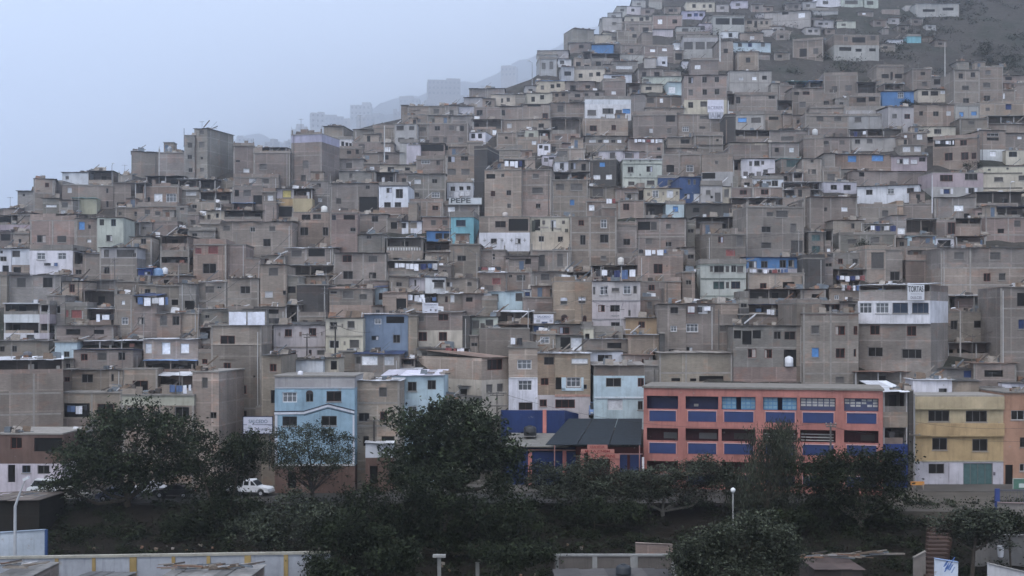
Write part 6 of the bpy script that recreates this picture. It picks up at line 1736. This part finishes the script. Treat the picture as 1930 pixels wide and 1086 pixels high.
for lb, px, py, rx, ry, D in [('dark bush on the hazy bare slope at the upper right', 1838, 92, 26, 18, 292), ('lower dark bush beside the upper right brick house', 1893, 106, 24, 16, 288), ('bush behind the brick row below the dark slope', 1690, 232, 22, 12, 255),
                              ('small bush beside the sloped retaining wall', 1712, 198, 12, 7, 262), ('dark bush hanging over the mint tower terrace', 1336, 447, 12, 8, 192), ('bush in the alley left of the mint tower house', 1300, 520, 9, 14, 182), ('bush on the brown slope above the school roof', 1625, 470, 14, 12, 188), ('bush at the edge of the stair alley', 1830, 315, 14, 7, 226)]:
    D = D_of(py + ry) + 1.5
    tree(lb, px, py + ry, D, [(px, py, rx, ry), (px + rx * .6, py + ry * .3, rx * .6, ry * .7)], 1600, .32, 'leaf_dark', .1, 'hill_shrub', shell=.3)
# ---------------------------------------------------------------- undergrowth and litter on the bank
def bank_z(D):
    y0, y1 = 880, 1400
    for _ in range(40):
        m = (y0 + y1) / 2
        if D_of(m) > D: y0 = m
        else: y1 = m
    return zat(y0, D)
def noise_hit(px, py): return math.sin(px * .021 + py * .05) + math.sin(px * .043 - py * .09 + 1) < .1
tb = [(gx(rng.uniform(60, 1960), d), d - .0, bank_z(d) + .15, 1.1, .35) for d in rng.uniform(103, 128.6, 900)]
o = leaves('undergrowth', 'leaf_dark', None, tb, 60000, .3, .6, .1, clump=30); tag(o, 'low dark weeds covering the earth bank below the street', 'weeds', kind='stuff')
sl = []
for k in range(800):
    px, py = rng.uniform(1230, 1960), rng.uniform(-40, 140); 
    if py < ridge(px) + 4 or noise_hit(px, py): continue
    d = D_of(py); q = at(px, py, d); sl.append((q.x, q.y + .5, q.z + .1, rng.uniform(1, 4.5), .5))
o = leaves('slope_scrub', 'leaf_dark', None, sl, 44000, .5, .6, .1, clump=24); tag(o, 'dark low scrub on the bare upper slope', 'scrub', kind='stuff')
b = MB()
for k in range(700):
    px, py = R.uniform(1200, 1960), R.uniform(-40, 150)
    if py < ridge(px) + 4: continue
    q = at(px, py, D_of(py)); s_ = R.uniform(.15, .9)
    b.hexa([(q.x, q.y, q.z - .2), (q.x + s_, q.y - .1, q.z - .2), (q.x + s_, q.y + s_, q.z - .2), (q.x, q.y + s_, q.z - .2)], [(q.x + .1 * s_, q.y + .1, q.z + s_ * .7), (q.x + s_ * .8, q.y + .1, q.z + s_ * .5), (q.x + s_ * .8, q.y + s_ * .8, q.z + s_ * .6), (q.x + .2 * s_, q.y + s_ * .7, q.z + s_ * .8)])
tag(b.build('slope_rocks', 'rock', None, (.12, .11, .10)), 'loose rocks and litter on the bare upper slope', 'rocks', kind='stuff')
b = MB()
for k in range(260):
    d = R.uniform(103, 118); x = gx(R.uniform(90, 1100), d); z = bank_z(d); s = R.uniform(.06, .3)
    b.hexa([(x, d, z), (x + s, d, z), (x + s, d + s, z), (x, d + s, z)], [(x + R.uniform(-.1, .1), d, z + s), (x + s, d, z + s * .6), (x + s, d + s, z + s * .8), (x, d + s, z + s)])
tag(b.build('litter', 'scrap', None), 'scattered litter and stones at the foot of the bank', 'litter', kind='stuff')
# ---------------------------------------------------------------- roof scrap, aerials and pipes on the houses
def short_of(h):
    w = h.label.split(); return ' '.join(w)
def scrap(h, n):
    b = MB(); w = h.w; z0 = h.rz
    c0 = R.uniform(-w / 2 + .3, w / 2 - .3); sp = R.uniform(.6, max(.7, w * .5))
    zc = [0]
    for k in range(n):
        u = max(-w / 2 + .15, min(w / 2 - .3, c0 + R.uniform(-sp, sp))); v = R.uniform(.15, min(2.2, h.dep - .6)); L = R.uniform(.3, 1.9); t = R.uniform(.04, .22); a = R.uniform(-.6, .6); ty = R.random()
        if ty < .5:                     # plank or bar lying or leaning
            q = Vector((math.cos(a) * L, math.sin(a) * L * .4, R.choice([0, 0, .3, .8]) * L)); b.bar((u, v, z0 + t), Vector((u, v, z0 + t)) + q, t * .5, 4)
        elif ty < .85:                  # crate, block or drum
            s = R.uniform(.2, .65); b.box(u, u + s, v, v + s, z0, z0 + s * R.uniform(.4, 1.1))
        else:                           # sheet propped up
            s = R.uniform(.5, 1.3); b.hexa([(u, v, z0), (u + s, v, z0), (u + s, v + .04, z0), (u, v + .04, z0)], [(u + .1, v + .3, z0 + s * .7), (u + s, v + .3, z0 + s * .6), (u + s, v + .34, z0 + s * .6), (u + .1, v + .34, z0 + s * .7)])
    o = b.build('scrap_heap', 'scrap', None, None, (h.mid.x, h.mid.y, h.zb)); o.rotation_euler = (0, 0, h.th); return o
def shed_scrap(label, x0, x1, py, D, n):
    b = MB()
    for k in range(n):
        p = at(R.uniform(x0, x1), py + R.uniform(-6, 3), D + R.uniform(-1.5, 2)); L = R.uniform(.5, 2.6); a = R.uniform(-.5, .5)
        q = p + Vector((math.cos(a) * L, math.sin(a) * L, R.uniform(-.1, .25))); b.bar(p, q, R.uniform(.03, .1), 4)
    tag(b.build('plank_heap', 'scrap', None), label, 'planks', kind='stuff')
shed_scrap('planks and branches piled on the cluttered shed roof', 290, 455, 1070, 100, 40)
shed_scrap('loose boards lying on the corner shed roof', -10, 48, 1068, 100, 16)
shed_scrap('boards on the low hut roof at the left edge', -15, 70, 934, 123, 22)
shed_scrap('wreckage and poles beside the red roofed shack', 1500, 1660, 1048, 110, 36)
def h_n(h): return Vector((-math.sin(h.th), math.cos(h.th)))
def clip(s):
    return ' '.join(s.split()[:16])
done = set()
for h in HOUSES:
    if h.y0 < 40 or h.opt.get('nox') is not None: continue
    if R.random() < .8 and h.w > 1.6:
        o = scrap(h, R.randint(7, int(10 + h.w * 3))); w = h.label.split()
        lab = 'scrap on the roof of the ' + h.label
        if len(lab.split()) > 16: lab = 'scrap on ' + h.label
        tag(o, clip(lab), 'scrap heap', 'scrap heaps on the roofs', 'stuff')
    if R.random() < .16 and h.w > 2:
        u, v = R.uniform(-h.w * .4, h.w * .4), R.uniform(.6, 2); e = empty('television_aerial', h.mid.to_3d() + Vector((0, 0, h.zb)), h.th)
        hh = R.uniform(1.4, 3.2); b = MB(); b.bar((u, v, h.rz - .05), (u, v, h.rz + hh), .03, 5); b.build('mast', 'metal', e, (.2, .2, .2))
        b = MB(); z = h.rz + hh - .1; b.bar((u - .5, v, z), (u + .5, v, z), .018, 4)
        for k in range(5): b.bar((u - .45 + .22 * k, v - .3, z + .02), (u - .45 + .22 * k, v + .3, z + .02), .012, 3)
        b.build('aerial', 'metal', e, (.25, .25, .25))
        lab = 'aerial on the roof of the ' + h.label
        if len(lab.split()) > 16: lab = 'aerial on ' + h.label
        tag(e, clip(lab), 'aerial', 'television aerials on the roofs')
# ---------------------------------------------------------------- far hills fading in the fog
simple('far_soil', .95, .1, .3, .02)
def far_hills():
    for D, sk, nm in ((3800, [(-400, 640), (200, 420), (380, 300), (440, 268), (480, 256), (520, 262), (560, 262), (620, 232), (700, 208), (760, 180), (830, 168), (900, 150), (960, 128), (1010, 104), (1100, 60), (1250, 0), (1500, -60)], 'hills'),
                      (3000, [(-400, 700), (250, 420), (440, 285), (500, 282), (580, 250), (650, 236), (700, 225), (800, 205), (900, 190), (1000, 150), (1200, 60)], 'hills')):
        v, f = [], []; n = 0
        for px in range(-400, 1260, 12):
            for (a, ya), (b_, yb) in zip(sk, sk[1:]):
                if a <= px <= b_: y = ya + (yb - ya) * (px - a) / (b_ - a)
            y += 5 * math.sin(px * .05) + R.uniform(-2.5, 2.5); X = gx(px, D); z = zat(y, D)
            v += [(X, D - 420, -40), (X, D - 200, z * .45 - 20), (X, D, z), (X + 30, D + 250, z * .6), (X + 60, D + 500, -40)]
        k = len(v) // 5
        for i in range(k - 1):
            for j in range(4): f.append((i * 5 + j, i * 5 + 5 + j, i * 5 + 6 + j, i * 5 + 1 + j))
        me = bpy.data.meshes.new(nm); me.from_pydata(v, [], f); me.update(); o = bpy.data.objects.new(nm, me); COL.objects.link(o); me.materials.append(MATS['far_soil']); o.color = (.09, .085, .075, 1); struct(o)
far_hills()
MID = [(440, 285), (500, 282), (580, 250), (650, 236), (700, 225), (800, 205), (900, 190), (1000, 150)]
def midline(px):
    for (a, ya), (b_, yb) in zip(MID, MID[1:]):
        if a <= px <= b_: return ya + (yb - ya) * (px - a) / (b_ - a)
FOG = [(586, 612, 212, 245), (612, 648, 219, 245), (660, 698, 198, 232), (560, 580, 238, 262), (806, 868, 150, 190), (944, 972, 126, 155), (895, 925, 165, 190), (448, 478, 259, 285), (752, 790, 186, 212)]
for k in range(34):
    px = R.uniform(455, 990); wd = R.uniform(9, 24); y1 = midline(px) + R.uniform(-4, 16); FOG.append((px, px + wd, y1 - R.uniform(9, 20), y1 + 6))
ADJ = ['tall', 'low', 'wide', 'narrow', 'stepped', 'small', 'blocky', 'faint', 'pale', 'dim']
near = sorted([h for h in HOUSES if h.y0 < 330], key=lambda h: h.x0)
for i, (x0, x1, y0, y1) in enumerate(FOG):
    D = R.uniform(2000, 2900); f = Face('distant_house', x0, x1, D, D * R.uniform(.995, 1.005), zat(y1, D))
    px = (x0 + x1) / 2; m = min(near, key=lambda h: abs((h.x0 + h.x1) / 2 - px) + abs(h.y0 - y1) * .8)
    lb = ADJ[i % 10] + ' fogged house beyond ' + ' '.join(m.label.split()[:11])
    while lb in LABELS: lb = R.choice(ADJ) + ' ' + ' '.join(lb.split()[:15])
    r = tag(f.root, lb, 'house', 'houses lost in the fog'); z = zat(y0, D) - f.zb; S_ = D / F; c = PAL[R.choice('bglt')]
    b = MB(); b.box(-f.w / 2, f.w / 2, 0, f.w * .8, -25, z); b.build('wall', 'masonry', r, c)
    st = R.uniform(.3, .7); b = MB(); e0 = -f.w / 2 + (0 if R.random() < .5 else f.w * (1 - st)); b.box(e0 + .1, e0 + f.w * st - .1, .5, f.w * .6, z + .01, z + R.uniform(2, 6) * S_); b.build('upper_storey', 'masonry', r, c)
    n = max(1, int((x1 - x0) / 7)); rows_ = max(1, int((y1 - y0) / 11))
    for k in range(n):
        for j in range(rows_):
            u = -f.w / 2 + f.w * (k + .5) / n; zt = z - (3 + 10 * j) * S_; b = MB(); b.box(u - 1.7 * S_, u + 1.7 * S_, -.3, -.01, zt - 4 * S_, zt); b.build('window', 'pane', r, (.012, .012, .012))
# ---------------------------------------------------------------- more thin poles and cables strung over the roofs
tops = []
for h in R.sample([h for h in HOUSES if 400 < h.y0 < 700 and h.w > 3], 26):
    p = h.mid + Vector((math.cos(h.th), math.sin(h.th))) * (h.w / 2 - .2) + h_n(h) * .4; L = R.uniform(2.2, 4.5)
    e = empty('service_pole', (p.x, p.y, h.zb + h.rz)); lb = 'thin service pole on the ' + h.label
    if len(lb.split()) > 16: lb = 'service pole on ' + h.label
    tag(e, clip(lb), 'pole', 'thin service poles on the roofs'); b = MB(); b.bar((0, 0, -.3), (R.uniform(-.15, .15), 0, L), .055, 6, .04); b.build('shaft', 'metal', e, R.choice([(.3, .29, .28), (.12, .11, .10), (.42, .42, .42)]))
    b = MB(); b.box(-.45, .45, -.03, .03, L - .35, L - .28); b.build('crossarm', 'metal', e, (.1, .1, .1)); tops.append((Vector((p.x, p.y, h.zb + h.rz + L - .3)), h))
tops.sort(key=lambda t: t[0].x)
for (a, ha), (b_, hb) in zip(tops, tops[1:]):
    if (a - b_).length < 42:
        lb = 'sagging cable from the ' + ha.label
        if len(lb.split()) > 16: lb = 'cable from ' + ha.label
        cable(clip(lb), a, b_, (a - b_).length * .03, .02)
